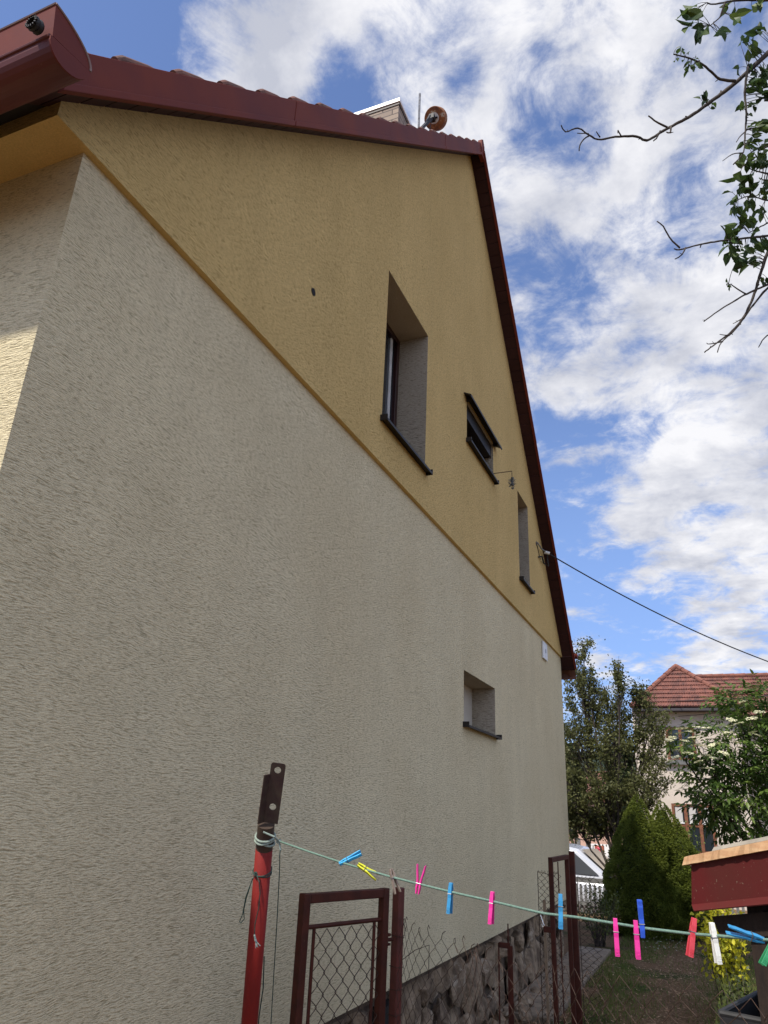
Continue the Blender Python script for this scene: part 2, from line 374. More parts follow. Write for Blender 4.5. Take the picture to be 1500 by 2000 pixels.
# wood-chip path, dry debris
CHIPM = leafmat('wood_chip', [(.11, .062, .034, 1), (.28, .175, .10, 1), (.50, .36, .23, 1)], 0.0, .9)
s = MB()
for i in range(8000):
    if i % 3:
        y = rnd(6.0, 13.2); xc = -.62 + (y - 8) * .035 + .08 * math.sin(y); x = random.gauss(xc, .34)
    else:
        y = rnd(5.2, 11.0); x = rnd(-1.95, -1.2) if y > 7.4 else rnd(-1.9, -.9)
        if y > 7.4 and x < -1.44 and random.random() < .7: continue
    a = rnd(0, 6.28); l = rnd(.005, .016); w = rnd(.002, .006); z = ground_z(x, y) + rnd(.003, .018)
    if y > 7.4 and x < -1.46: z = .058
    u = Vector((math.cos(a), math.sin(a), rnd(-.3, .3))) * l; v = Vector((-math.sin(a), math.cos(a), rnd(-.3, .3))) * w; c = Vector((x, y, z))
    s.add([c - u - v, c + u - v, c + u + v, c - u + v], [(0, 1, 2, 3)])
obj('wood_chips', s, CHIPM, kind='stuff')

# ------------------------------------------------------------------ the house
WX = -1.88; GX = -1.85            # wall face, yellow gable face (proud)
Y0, Y1 = 1.392, 11.11
ZB = 3.834; ZP = .655
AP = (6.3, 8.89)
def roofz(y):                      # underside of the roof at y
    return AP[1] - (AP[0] - y) * .984 if y < AP[0] else AP[1] - (y - AP[0]) * 1.056
house = thing('house', (-1.85, 1.37, 0), 'tall gabled house in cream render with a yellow gable above, seen along its side wall', 'house')

def wall_with_holes(mb, X, ylo, yhi, zlo, ztop, holes, mi=0):
    ysb = sorted({ylo, yhi} | {h[0] for h in holes} | {h[1] for h in holes} | ({AP[0]} if ylo < AP[0] < yhi and callable(ztop) else set()))
    ysb2 = []
    for a, b in zip(ysb, ysb[1:]):
        ysb2.append(a)
    for a, b in zip(ysb, ysb[1:]):
        hs = sorted([(h[2], h[3]) for h in holes if h[0] <= a + 1e-6 and h[1] >= b - 1e-6])
        z = zlo
        zt = (ztop(a + 1e-9), ztop(b - 1e-9)) if callable(ztop) else (ztop, ztop)
        for (h0, h1) in hs:
            mb.add([(X, a, z), (X, b, z), (X, b, h0), (X, a, h0)], [(0, 1, 2, 3)], mi); z = h1
        mb.add([(X, a, z), (X, b, z), (X, b, zt[1]), (X, a, zt[0])], [(0, 1, 2, 3)], mi)
def reveal(mb, X, h, d, mi=0):
    y0, y1, z0, z1 = h; XI = X - d
    mb.add([(X, y0, z0), (X, y1, z0), (X, y1, z1), (X, y0, z1), (XI, y0, z0), (XI, y1, z0), (XI, y1, z1), (XI, y0, z1)],
           [(0, 4, 5, 1), (1, 5, 6, 2), (2, 6, 7, 3), (3, 7, 4, 0)], mi)
HL = (6.18, 7.23, 2.321, 2.788)
H1 = (4.11, 5.0, 4.15, 5.45); H2 = (6.16, 7.17, 5.0, 5.46); H3 = (8.35, 8.93, 4.24, 5.40)
HH = (3.01, 3.07, 4.40, 4.48)
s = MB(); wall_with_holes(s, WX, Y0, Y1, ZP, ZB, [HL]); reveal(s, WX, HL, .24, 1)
s.add([(WX, Y0, ZP), (WX, Y1, ZP), (WX - .3, Y1, ZP), (WX - .3, Y0, ZP)], [(0, 1, 2, 3)])     # underside over the plinth
s.add([(WX, Y1, ZP), (WX, Y1, ZB + 1), (-12, Y1, ZB + 1), (-12, Y1, ZP)], [(0, 1, 2, 3)])
s.add([(-12, Y0, ZP), (-12, Y0, ZB + 1), (-12, Y1, ZB + 1), (-12, Y1, ZP)], [(0, 1, 2, 3)])
obj('wall', s, [CREAM, GREYREVEAL], house)
s = MB(); s.add([(WX, Y0, ZP), (WX, Y0, ZB), (-12, Y0, ZB), (-12, Y0, ZP)], [(0, 1, 2, 3)])
s.box((WX - .012, Y0 + .02, ZP), (WX - .01, Y0 + .03, ZP + .01))
fw = obj('front_wall', s, CREAM, house)
# yellow gable with its soffit lip
s = MB(); wall_with_holes(s, GX, 1.235, 11.12, ZB, roofz, [H1, H2, H3])
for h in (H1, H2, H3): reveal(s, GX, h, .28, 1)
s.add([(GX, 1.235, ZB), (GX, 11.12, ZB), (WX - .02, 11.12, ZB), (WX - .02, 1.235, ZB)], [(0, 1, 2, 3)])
s.add([(GX, 1.235, ZB), (GX, 1.235, 4.1), (-12, 1.235, 4.1), (-12, 1.235, ZB)], [(0, 1, 2, 3)])
s.add([(WX - .02, 1.235, ZB), (WX - .02, Y0 + .01, ZB), (-12, Y0 + .01, ZB), (-12, 1.235, ZB)], [(0, 1, 2, 3)])
s.add([(GX, 11.12, ZB), (GX, 11.12, 3.95), (-12, 11.12, 3.95), (-12, 11.12, ZB)], [(0, 1, 2, 3)])
s.add([(WX - .02, 11.12, ZB), (WX - .02, Y1 - .01, ZB), (-12, Y1 - .01, ZB), (-12, 11.12, ZB)], [(0, 1, 2, 3)])
gable = obj('gable', s, [YELLOW, GREYREVEAL], house)
s = MB(); s.tube([(GX - .03, 3.04, 4.44), (GX + .003, 3.04, 4.44)], .024, 14); obj('vent_hole', s, DARK, gable)

# windows
def window(h, X, deep, blind=False):
    y0, y1, z0, z1 = h; XI = X - deep; f = .055
    s = MB()
    s.box((XI - .04, y0, z0 + .04), (XI + .02, y0 + f, z1)); s.box((XI - .04, y1 - f, z0 + .04), (XI + .02, y1, z1))
    s.box((XI - .04, y0 + f, z1 - f), (XI + .02, y1 - f, z1)); s.box((XI - .04, y0 + f, z0 + .04), (XI + .02, y1 - f, z0 + .04 + f))
    w = obj('window', s, WINRED, house, bevel=.004)
    s = MB(); s.add([(XI - .012, y0 + f, z0 + .05), (XI - .012, y1 - f, z0 + .05), (XI - .012, y1 - f, z1 - f), (XI - .012, y0 + f, z1 - f)], [(0, 1, 2, 3)])
    obj('pane', s, GLASS, w)
    if not blind:
        s = MB()
        for k in range(2):
            s.box((XI - .010, y1 - f - .075 - .022 * k, z0 + .1), (XI + .002, y1 - f - .065 - .022 * k, z1 - f))
        pass
        obj('blind_edge', s, WHITE, w)
    return w
w1 = window(H1, GX, .28); w2 = window(H2, GX, .28, True); w3 = window(H3, GX, .28, True)
s = MB(); s.box((WX - .27, HL[0], HL[2]), (WX - .235, HL[1], HL[3])); wl = obj('window', s, mat('blanked_window_board', (.50, .46, .38, 1), .8, var=(.44, .40, .33, 1), bump=.3, bscale=80), house)
# folded sheet-metal sills
def sill(h, X, out=.05, w=None, mt=DARKSHEET):
    y0, y1, z0, z1 = h; s = MB()
    prof = [(X - .24, z0 + .035), (X + out, z0 + .004), (X + out, z0 - .016), (X + out - .006, z0 - .016), (X + out - .006, z0 - .004), (X - .24, z0 + .026)]
    s.prism(prof, lambda a, b, t: (a, t, b), y0 - .025, y1 + .035)
    for yy in (y0 - .028, y1 + .028):
        s.box((X - .01, yy, z0 - .015), (X + out, yy + .012, z0 + .03))
    return obj('window_sill', s, mt, w or house)
for h, X, w in ((H1, GX, w1), (H2, GX, w2), (H3, GX, w3), (HL, WX, wl)): sill(h, X, .055, w)
# small metal hood over the middle gable window
s = MB(); y0, y1, z0, z1 = H2
prof = [(GX - .02, z1 + .05), (GX + .075, z1 + .005), (GX + .075, z1 - .02), (GX + .068, z1 - .02), (GX + .068, z1 - .004), (GX - .02, z1 + .038)]
s.prism(prof, lambda a, b, t: (a, t, b), y0 - .10, y1 + .12)
s.box((GX, y1 + .0, z1 - .02), (GX + .05, y1 + .02, z1 + .03)); s.box((GX, y0 - .02, z1 - .02), (GX + .05, y0, z1 + .03))
s.box((GX - .27, y0 + .01, z1 - .16), (GX - .02, y1 - .01, z1 - .005))
obj('window_hood', s, DARKSHEET, house)

# verge boards, soffit, roof
VX = GX + .13
def rz(y, up): return roofz(y) + up
EL, ER = 1.10, 11.24
def slope_prism(mb, ya, yb, lo, hi, xa, xb, mi=0):
    mb.prism([(ya, rz(ya, lo)), (yb, rz(yb, lo)), (yb, rz(yb, hi)), (ya, rz(ya, hi))], lambda a, b, t: (t, a, b), xa, xb, mi)
cuts = [1.13, 2.44, 3.69, 4.96, 6.3]; cutsR = [6.3, 7.55, 8.8, 10.0, 11.22]
BD, BT = -.05, .165
for cc in (cuts, cutsR):
    VX = GX + (.13 if cc is cuts else .155); BD, BT = (-.04, .155) if cc is cuts else (-.022, .075)
    for i, (a, b) in enumerate(zip(cc, cc[1:])):
        s = MB(); o = .0025 * (i % 2)
        slope_prism(s, a + (.002 if a != 6.3 else 0), b, BD + .035, BT, VX + o, VX + .012 + o)
        slope_prism(s, a + (.002 if a != 6.3 else 0), b, BD, BD + .038, VX - .01 + o, VX + .022 + o)   # folded lip
        obj('verge_board', s, REDSHEET, house, bevel=.003)
VX = GX + .13
s = MB(); s.prism([(6.24, 8.80), (6.36, 8.80), (6.36, 9.03), (6.3, 9.09), (6.24, 9.03)], lambda a, b, t: (t, a, b), VX - .02, VX + .028)
obj('ridge_end_cap', s, REDSHEET, house, bevel=.004)
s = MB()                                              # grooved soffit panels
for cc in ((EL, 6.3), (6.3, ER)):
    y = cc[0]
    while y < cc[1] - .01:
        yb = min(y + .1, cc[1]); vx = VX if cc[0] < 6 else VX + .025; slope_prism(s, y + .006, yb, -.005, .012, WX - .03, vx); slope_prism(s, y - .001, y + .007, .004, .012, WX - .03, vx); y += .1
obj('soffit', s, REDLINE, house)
s = MB()                                              # eave closures front and back (under the gutter)
s.add([(VX, 1.11, rz(1.11, 0)), (VX, 1.30, rz(1.30, 0)), (-12, 1.30, rz(1.30, 0)), (-12, 1.11, rz(1.11, 0)), (VX, 1.11, rz(1.11, .03)), (VX, 1.30, rz(1.30, .03)), (-12, 1.30, rz(1.30, .03)), (-12, 1.11, rz(1.11, .03))], [(0, 1, 2, 3), (4, 7, 6, 5), (0, 4, 5, 1), (3, 2, 6, 7), (0, 3, 7, 4), (1, 5, 6, 2)]); obj('eave_board', s, DARK, house)
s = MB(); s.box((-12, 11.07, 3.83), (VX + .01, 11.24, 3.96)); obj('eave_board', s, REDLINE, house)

s = MB()                                              # tiled roof: stepped courses of rolled tiles
def roll(x):                                          # tile cross-section
    t = ((x - VX) / .24) % 1.0
    return .045 * max(0, math.sin(math.pi * min(t / .62, 1))) ** .8
nx = 150; xl = -8.5
for side in (0, 1):
    n = 19 if side == 0 else 19
    ye, ya = (1.04, 6.3) if side == 0 else (11.38, 6.3)
    for c in range(n):
        a0 = ye + (ya - ye) * c / n; a1 = ye + (ya - ye) * (c + 1.08) / n
        if side == 0: a1 = min(a1, 6.3)
        else: a1 = max(a1, 6.3)
        vs = []; jit = [rnd(-.006, .006) for _ in range(nx + 1)]
        for row, (yy, up) in enumerate(((a0, .10 - .07 * side), (a0, .138 - .07 * side), (a1, .104 - .07 * side))):
            for i in range(nx + 1):
                x = VX + .012 + (xl - VX) * i / nx
                vs.append((x, yy, roofz(min(max(yy, -5), 20)) + up + (roll(x) if row else 0)))
        W = nx + 1
        s.add(vs, [(r * W + i, r * W + i + 1, (r + 1) * W + i + 1, (r + 1) * W + i) for r in range(2) for i in range(nx)])
        # verge tile: folded side flap ending in a rounded lip
        L0 = Vector((VX - .022, a0, roofz(a0) + .114)); L1 = Vector((VX - .022, a1, roofz(a1) + .114))
        up = Vector((0, 0, 1))
        if side == 0: s.tube([L0 + up * .050, L0 + up * .052 + (L1 - L0) * .10, L0 + up * .036 + (L1 - L0) * .5, L1 - up * .004], [.018, .026, .024, .018], 12)
s.add([(xl, .95, roofz(.95) + .10), (xl, 6.3, 9.0), (-12.3, 6.3, 9.0), (-12.3, .95, roofz(.95) + .10)], [(0, 1, 2, 3)])
s.add([(xl, 11.38, roofz(11.38) + .10), (xl, 6.3, 9.0), (-12.3, 6.3, 9.0), (-12.3, 11.38, roofz(11.38) + .10)], [(0, 1, 2, 3)])
roof = obj('roof', s, TILE, house)
s = MB()
x = VX - .04
while x > -12:
    s.tube([(x, 6.3, 8.985), (x - .2, 6.3, 8.98), (x - .42, 6.3, 8.97)], [.08, .075, .068], 12); x -= .38
obj('ridge_tile', s, TILE, roof, smooth=False)

# front gutter: half-round trough with a domed hood over it
def gutter_front():
    X1 = -1.555; yc, zc = 1.025, 3.705; r = .075
    lower = [(yc - r * math.cos(a), zc - r * math.sin(a) * .95) for a in [math.pi * k / 14 for k in range(15)]]
    lower = [(p, q + (p - (yc - r)) * .2) for p, q in lower]
    s = MB(); s.prism(lower, lambda a, b, t: (t, a, b), -9, X1)
    s.tube([(X1 + .0, lower[0][0], lower[0][1] + .002), (-9, lower[0][0], lower[0][1] + .002)], .007, 8)
    gt = obj('gutter', s, mat('stained_gutter_sheet', (.125, .030, .026, 1), .5, spec=.25, var=(.09, .022, .02, 1), vscale=2.5, spots=((.42, .34, .30, 1), 17, .67)), house, smooth=False)
    s = MB(); c = [(p, q) for p, q in lower]; cy = sum(p for p, q in c) / len(c); cz = sum(q for p, q in c) / len(c)
    c2 = [(cy + (p - cy) * 1.03, cz + (q - cz) * 1.03) for p, q in c]
    s.prism(c2, lambda a, b, t: (t, a, b), X1, X1 + .006); obj('gutter_end_cap', s, REDSHEET, gt)
    # hood
    y0, z0 = lower[0][0] + .004, lower[0][1] + .006; y1, z1 = lower[-1][0] - .001, lower[-1][1] + .004
    top = [(y0, z0), (y0 - .018, z0 + .115)]
    for k in range(1, 12):
        a = math.pi * .5 * k / 11
        top.append((y0 - .018 + (y1 - y0 + .018) * math.sin(a), z1 + (z0 + .115 - z1) * (math.cos(a) * .8 + .2 * (1 - k / 11)) ))
    s = MB(); s.prism(top, lambda a, b, t: (t, a, b), -9, X1 + .004)
    hood = obj('gutter_hood', s, REDSHEET, house)
    rim = [(X1 + .004, p, q) for p, q in top[1:]]
    s = MB(); s.tube(rim, .0045, 6); s.tube([(X1 + .004, *top[1]), (-9, *top[1])], .0045, 6)
    obj('hood_rim', s, mat('faded_edge', (.22, .14, .12, 1), .6), hood)
    p = atx(80, 59, -1.62); p = aty(80, 59, y0 - .014)
    s = MB()
    ring = []
    for k in range(5):
        ring.append(Vector((p.x, y0 - .018 - .007 * k, p.z - .002 * k)))
    s.tube(ring, [.019, .023, .020, .024, .021], 18, cap=False)
    s.tube([ring[-1], ring[-1] + Vector((0, .03, 0))], [.016, .016], 18, cap=False)
    for k in range(14):
        a = k * 2 * math.pi / 14; cc_ = ring[-1] + Vector((math.cos(a) * .019, -.001, math.sin(a) * .019)); s.obox(cc_, (math.cos(a) * .004, 0, math.sin(a) * .004), (0, .003, 0), (-math.sin(a) * .0016, 0, math.cos(a) * .0016))
    obj('corrugated_spigot', s, BLACK, hood)
gutter_front()
s = MB(); lower = [(11.38 + .06 * math.cos(a), 3.93 - .07 * math.sin(a)) for a in [math.pi * k / 10 for k in range(11)]]
s.prism(lower, lambda a, b, t: (t, a, b), -9, VX + .05); obj('gutter', s, REDSHEET, house)

# chimney
BRK = bpy.data.materials.new('chimney_cladding'); BRK.use_nodes = True
nt = BRK.node_tree; bt = nt.nodes.new('ShaderNodeTexBrick'); tc = nt.nodes.new('ShaderNodeTexCoord'); mp = nt.nodes.new('ShaderNodeMapping')
sx = nt.nodes.new('ShaderNodeSeparateXYZ'); cx = nt.nodes.new('ShaderNodeCombineXYZ'); ad = nt.nodes.new('ShaderNodeMath'); ad.operation = 'ADD'
nt.links.new(tc.outputs['Object'], sx.inputs[0]); nt.links.new(sx.outputs[0], ad.inputs[0]); nt.links.new(sx.outputs[1], ad.inputs[1])
nt.links.new(ad.outputs[0], cx.inputs[0]); nt.links.new(sx.outputs[2], cx.inputs[1]); nt.links.new(cx.outputs[0], bt.inputs['Vector'])
bt.inputs['Scale'].default_value = 1; bt.inputs['Brick Width'].default_value = .26; bt.inputs['Row Height'].default_value = .085; bt.inputs['Mortar Size'].default_value = .008
bt.inputs['Color1'].default_value = (.32, .25, .19, 1); bt.inputs['Color2'].default_value = (.24, .19, .15, 1); bt.inputs['Mortar'].default_value = (.10, .08, .07, 1)
nt.links.new(bt.outputs[0], nt.nodes['Principled BSDF'].inputs['Base Color']); nt.nodes['Principled BSDF'].inputs['Roughness'].default_value = .9
s = MB(); s.box((-4.55, 5.862, 7.9), (-2.622, 6.47, 9.58)); ch = obj('chimney', s, BRK, roof)
s = MB(); s.box((-4.57, 5.852, 9.565), (-2.612, 6.48, 9.60)); obj('chimney_crown', s, mat('brown_trim', (.06, .045, .04, 1), .6), ch)
s = MB(); s.box((-4.6, 5.84, 9.603), (-2.60, 6.49, 9.66)); obj('chimney_cap', s, mat('white_sheet_cap', (.80, .80, .80, 1), .35), ch, bevel=.004)
s = MB(); s.tube([(-3.2, 6.15, 9.66), (-3.2, 6.15, 9.72), (-3.2, 6.15, 9.75)], [.09, .09, .03], 14); obj('flue_cap', s, STEEL, ch)

# stone plinth
s = MB(); s.box((-12, Y0 + .08, -.2), (-2.0, Y1 - .05, ZP)); s.box((-2.0, Y0 + .1, .60), (-1.945, Y1 - .05, ZP))
pl = obj('plinth', s, mat('plinth_mortar', (.13, .095, .065, 1), .95, var=(.05, .036, .025, 1), vscale=6, bump=.7, bscale=30, bdist=.02), house)
STONE = mat('field_stone', (.31, .23, .15, 1), .9, var=(.10, .068, .043, 1), vscale=7, vdet=6, bump=.9, bscale=22, bdist=.03, spots=((.34, .28, .21, 1), 5, .60))
def rock(mb, c, sz, seed, sub=2, rough=.28):
    bm = bmesh.new(); bmesh.ops.create_icosphere(bm, subdivisions=sub, radius=1)
    rr = random.Random(seed); planes = [(Vector((rr.gauss(0, 1), rr.gauss(0, 1), rr.gauss(0, 1))).normalized(), rr.uniform(.42, .74)) for _ in range(11)]
    vs = []
    for v in bm.verts:
        p = v.co.copy()
        for n, d in planes:
            q = p.dot(n)
            if q > d: p -= n * (q - d)
        p *= 1 + rough * .5 * noise.noise(p * 2.1 + Vector((seed, 0, 0)))
        vs.append(Vector(c) + Vector((p.x * sz[0], p.y * sz[1], p.z * sz[2])))
    mb.add(vs, [[v.index for v in f.verts] for f in bm.faces]); bm.free()
s = MB(); k = 0
y = 1.5
while y < 10.8:
    wd = rnd(.17, .38)
    if 4.72 < y + wd / 2 < 5.02:                            # cellar vent gap
        if s.v: obj('stonework', s, STONE, pl); s = MB()
        y += .12; continue
    z = 0
    while z < .60:
        hh = rnd(.16, .44); hh = min(hh, .64 - z)
        if hh > .05:
            rock(s, (-2.0 + rnd(-.02, .05), y + wd / 2 + rnd(-.02, .02), z + hh / 2), (rnd(.055, .085), wd * .70, hh * .70), k, 3 if y < 8 else 2); k += 1
        z += hh
    y += wd * .93
obj('stonework', s, STONE, pl)
for i in range(18):                                       # loose stones at the foot of the wall
    yy = rnd(5.3, 8.6); c = (-1.86 + abs(random.gauss(0, .10)), yy, rnd(.02, .10)); s = MB(); rock(s, c, (rnd(.06, .12), rnd(.07, .14), rnd(.05, .12)), 500 + i)
    obj('loose_stone', s, STONE, loc=c, label='rough brown fieldstone lying loose at the foot of the stone plinth', cat='stone', group='loose stones along the foot of the plinth')
s = MB(); s.box((-2.05, 4.74, .0), (-1.93, 4.98, .55)); obj('cellar_vent', s, DARK, pl)

# ------------------------------------------------------------------ things on the house
# white number plate under the band
s = MB(); p0 = (9.54, 3.52); 
s.box((WX + .004, 9.68, 3.56), (WX + .025, 9.95, 3.785)); pt = obj('wall_plate', s, WHITE, bevel=.004, loc=(WX, 9.8, 3.56), label='small white plate with a dark mark, high on the cream wall under the yellow band', cat='sign')
s = MB(); s.box((WX + .0255, 9.82, 3.65), (WX + .028, 9.84, 3.70)); obj('plate_mark', s, BLACK, pt)
# dried bunch on wire bracket
s = MB(); A = Vector((GX, 7.14, 5.09)); B = Vector((-1.65, 7.2, 5.12)); 
s.tube([A, A + Vector((.02, 0, .0)), B], .004, 6); s.tube([B, B + Vector((0, 0, -.07))], .003, 6)
br = thing('hanging_bunch', (GX, 7.14, 5.05), 'small grey dried bunch hanging from a thin wire bracket by the middle gable window', 'ornament')
obj('bracket', s, WIRE, br)
s = MB(); c = B + Vector((0, 0, -.14))
for i in range(150):
    u = rnd(0, 1); rr_ = .045 * math.sin(math.pi * min(.15 + u * .8, 1)) ** 1; a = rnd(0, 6.28)
    p = c + Vector((math.cos(a) * rr_ * rnd(.3, 1), math.sin(a) * rr_ * rnd(.3, 1), .065 - u * .13))
    d = Vector((rnd(-1, 1), rnd(-1, 1), rnd(-1, .4))).normalized() * rnd(.008, .02); n = d.orthogonal().normalized() * .004
    s.add([p - n, p + n, p + d + n, p + d - n], [(0, 1, 2, 3)])
s.tube([c + Vector((0, 0, .07)), c + Vector((0, 0, -.03))], [.006, .018], 6)
obj('bunch', s, leafmat('dried_bunch', [(.05, .05, .045, 1), (.16, .17, .16, 1), (.35, .37, .36, 1)], .1, .6), br)
# overhead cable with its anchor
def catenary(a, b, sag, n=24):
    a = Vector(a); b = Vector(b); return [a.lerp(b, i / n) + Vector((0, 0, -sag * 4 * (i / n) * (1 - i / n))) for i in range(n + 1)]
cb = thing('power_cable', (GX, 9.37, 5.0), 'black service cable running from its hook on the yellow gable out to the right', 'cable')
h0 = Vector((GX, 9.42, 5.06)); h1 = aty(1066, 1078, 9.75)
s = MB(); s.tube([h0, h0 + Vector((.02, 0, .01)), h0.lerp(h1, .5) + Vector((0, 0, -.01)), h1], .009, 8); s.tube([h0 + Vector((-.002, 0, 0)), h0 + Vector((.012, 0, 0))], .03, 10)
obj('anchor_hook', s, STEEL, cb)
s = MB(); s.tube([h1 - Vector((.02, 0, 0)), h1 + Vector((.05, .02, -.02))], .022, 10); obj('insulator', s, WHITE, cb)
e1 = aty(1500, 1292, 13.0); e0 = h1
far = e0 + (e1 - e0) * 2.6; far.z = e1.z + .9
pts = [h1.lerp(e1, t / 16) + Vector((0, 0, -.10 * 4 * (t / 16) * (1 - t / 16))) for t in range(17)]
d = (pts[-1] - pts[-2]); p = pts[-1].copy()
for i in range(24): d = d + Vector((0, 0, .004)); p = p + d; pts.append(p.copy())
s = MB(); s.tube(pts, .0088, 6)
q0 = Vector((GX, 9.52, 4.90)); q1 = aty(1062, 1100, 9.8); q2 = aty(1071, 1106, 9.82); q3 = aty(1069, 1092, 9.8)
s.tube([q0, q0 + Vector((.05, .02, .01)), q1, q2, q3, h1 + Vector((.02, .01, 0))], .012, 6)
s.tube([h0 + Vector((.01, 0, -.02)), q0.lerp(q1, .4)], .005, 5)
obj('cable', s, BLACK, cb)
# rusty dish, arm, mast on the roof
db = thing('dish_antenna', (-2.2, 5.16, 7.95), 'round rusty drum dish with a white mounting plate on a bracket above the roof', 'antenna')
RUST = mat('orange_rust', (.33, .13, .04, 1), .8, var=(.13, .05, .025, 1), vscale=14, vdet=6, spots=((.48, .42, .33, 1), 7, .56))
C = atx(848, 231, -2.2); n = (EYE - C).normalized(); side = n.cross(Vector((0, 0, 1))).normalized(); n = (n + side * -(-.38) + Vector((0, 0, .12))).normalized()
# side points to picture-left when positive factor used
s = MB(); s.tube([C - n * .10, C - n * .095, C - n * .01, C, C + n * .002], [.125, .132, .132, .126, .10], 32)
obj('dish', s, RUST, db)
s = MB(); s.tube([C + n * .003, C + n * .008], .062, 20); u = n.orthogonal().normalized(); v = n.cross(u)
pm = obj('mount_plate', s, WHITE, db)
s = MB()
for i in range(9):
    a = i * 2.1; p = C + n * .012 + (u * math.cos(a) + v * math.sin(a)) * .038 * (1 if i % 2 else .6); s.obox(p, u * .009, v * .007, n * .006)
s.tube([C + n * .01, C + n * .07], .016, 8); obj('bolt', s, BLACK, pm)
a0 = Vector((-2.2, 5.0, roofz(5.0) + .15)); a1 = C + n * .06
s = MB(); s.bar(a0, a1, .035, .03); s.bar(a0 + Vector((0, .25, .2)), a1 - Vector((0, .08, .05)), .02, .02)
s.obox(a1, (.03, 0, 0), (0, .035, 0), (0, 0, .035)); obj('support_arm', s, BLACK, db)
s = MB(); s.tube(catenary(a1, (-2.2, 5.55, roofz(5.55) + .18), .12, 10), .004, 5); obj('lead', s, BLACK, db)
s = MB(); m0 = atx(820, 183, -2.25); s.tube([(m0.x, m0.y, roofz(m0.y) + .1), m0], .013, 8)
obj('antenna_mast', s, STEEL, loc=(m0.x, m0.y, roofz(m0.y) + .1), label='thin upright grey rod standing on the roof beside the rusty dish', cat='antenna')

# ------------------------------------------------------------------ clothesline pole, gate, fences
def circle_pts(c, r, n, ax1=(1, 0, 0), ax2=(0, 1, 0), wob=0, ph=0, tilt=0):
    ax1 = Vector(ax1); ax2 = Vector(ax2)
    return [Vector(c) + ax1 * r * math.cos(2 * math.pi * k / n + ph) + ax2 * r * math.sin(2 * math.pi * k / n + ph) + Vector((0, 0, tilt * math.cos(2 * math.pi * k / n + ph) + rnd(-wob, wob))) for k in range(n + 1)]
PT = at(520, 1610, 2.5); PBm = at(487, 2000, 2.62); pd = (PBm - PT); base = PT + pd * ((PT.z) / (PT.z - PBm.z))
pole = thing('clothesline_pole', (base.x, base.y, 0), 'leaning red steel pipe with a drilled angle bracket on top, holding the clothesline', 'pole')
s = MB(); cut = PT.lerp(base, .048)
s.tube([cut, cut.lerp(base, .5), base], .0292, 28); obj('pipe', s, POLERED, pole, smooth=True)
s = MB(); s.tube([PT, cut], [.0288, .029], 28, cap=True); obj('bare_pipe_end', s, RUSTED, pole)
# angle bracket: long drilled flange + short side flange
up = (PT - base).normalized(); tocam = (EYE - PT); tocam -= up * tocam.dot(up); tocam.normalize(); rt = tocam.cross(up).normalized() * -1
if (ROT.transposed() @ rt).x < 0: rt = -rt
def plate_with_holes(mb, O, u, v, n, w, h, th, holes, r, cr):
    # O = lower left; outline w x h with rounded top corners, round holes; face strips
    import itertools
    N = 20
    outline_z = sorted({0, h} | {hz + r * math.cos(math.pi * k / 10) for hz in holes for k in range(11)} | {h - cr + cr * math.sin(math.pi / 2 * k / 5) for k in range(6)})
    def left(z):
        if z > h - cr: t = (z - (h - cr)); return cr - math.sqrt(max(cr * cr - t * t, 0))
        return 0
    def hole(z):
        for hz in holes:
            if abs(z - hz) <= r + 1e-9: return math.sqrt(max(r * r - (z - hz) ** 2, 0))
        return None
    for sgn in (0, 1):
        for z0, z1 in zip(outline_z, outline_z[1:]):
            zm = (z0 + z1) / 2; l0, l1 = left(z0), left(z1)
            if hole(zm) is not None:
                a0 = hole(z0) or 0; a1 = hole(z1) or 0
                rows = [((l0, w / 2 - a0), (l1, w / 2 - a1)), ((w / 2 + a0, w - l0), (w / 2 + a1, w - l1))]
            else: rows = [((l0, w - l0), (l1, w - l1))]
            for (b0, b1) in rows:
                P = [O + u * b0[0] + v * z0, O + u * b0[1] + v * z0, O + u * b1[1] + v * z1, O + u * b1[0] + v * z1]
                mb.add([p + n * th * sgn for p in P], [(0, 1, 2, 3)])
    zz = outline_z
    for sd in (0, 1):
        e = [(w - left(z) if sd else left(z), z) for z in zz]
        for (a, b) in zip(e, e[1:]):
            mb.add([O + u * a[0] + v * a[1], O + u * b[0] + v * b[1], O + u * b[0] + v * b[1] + n * th, O + u * a[0] + v * a[1] + n * th], [(0, 1, 2, 3)])
    mb.add([O + u * cr + v * h, O + u * (w - cr) + v * h, O + u * (w - cr) + v * h + n * th, O + u * cr + v * h + n * th], [(0, 1, 2, 3)])
    for hz in holes:
        for k in range(20):
            a = 2 * math.pi * k / 20; b = 2 * math.pi * (k + 1) / 20
            P = lambda t: O + u * (w / 2 + r * math.cos(t)) + v * (hz + r * math.sin(t))
            mb.add([P(a), P(b), P(b) + n * th, P(a) + n * th], [(0, 1, 2, 3)])
O = at(514, 1606, 2.5); W_ = .052; H_ = (at(530, 1489, 2.5) - O).length
s = MB(); vdir = (at(530, 1489, 2.5) - O).normalized(); udir = (at(557, 1493, 2.5) - at(530, 1489, 2.5)).normalized(); udir = (udir - vdir * udir.dot(vdir)).normalized(); nd = udir.cross(vdir).normalized()
if nd.dot(EYE - O) > 0: nd = -nd
plate_with_holes(s, O, udir, vdir, nd, .050, H_, .004, [.056, H_ - .024], .0115, .009)
# side flange (bent towards the viewer on the left)
ud2 = (-udir * .62 - nd * .78).normalized()
F = [O - udir * .001, O + vdir * (H_ - .04) - udir * .001]
s.obox((F[0] + F[1]) / 2 + ud2 * .012, ud2 * .012, (F[1] - F[0]) / 2, ud2.cross(vdir).normalized() * .002)
s.bar(O - udir * .012 - nd * .012 + vdir * 0, O - udir * .012 - nd * .012 + vdir * (H_ - .04), .006, .006)
obj('drilled_bracket', s, RUSTED, pole)

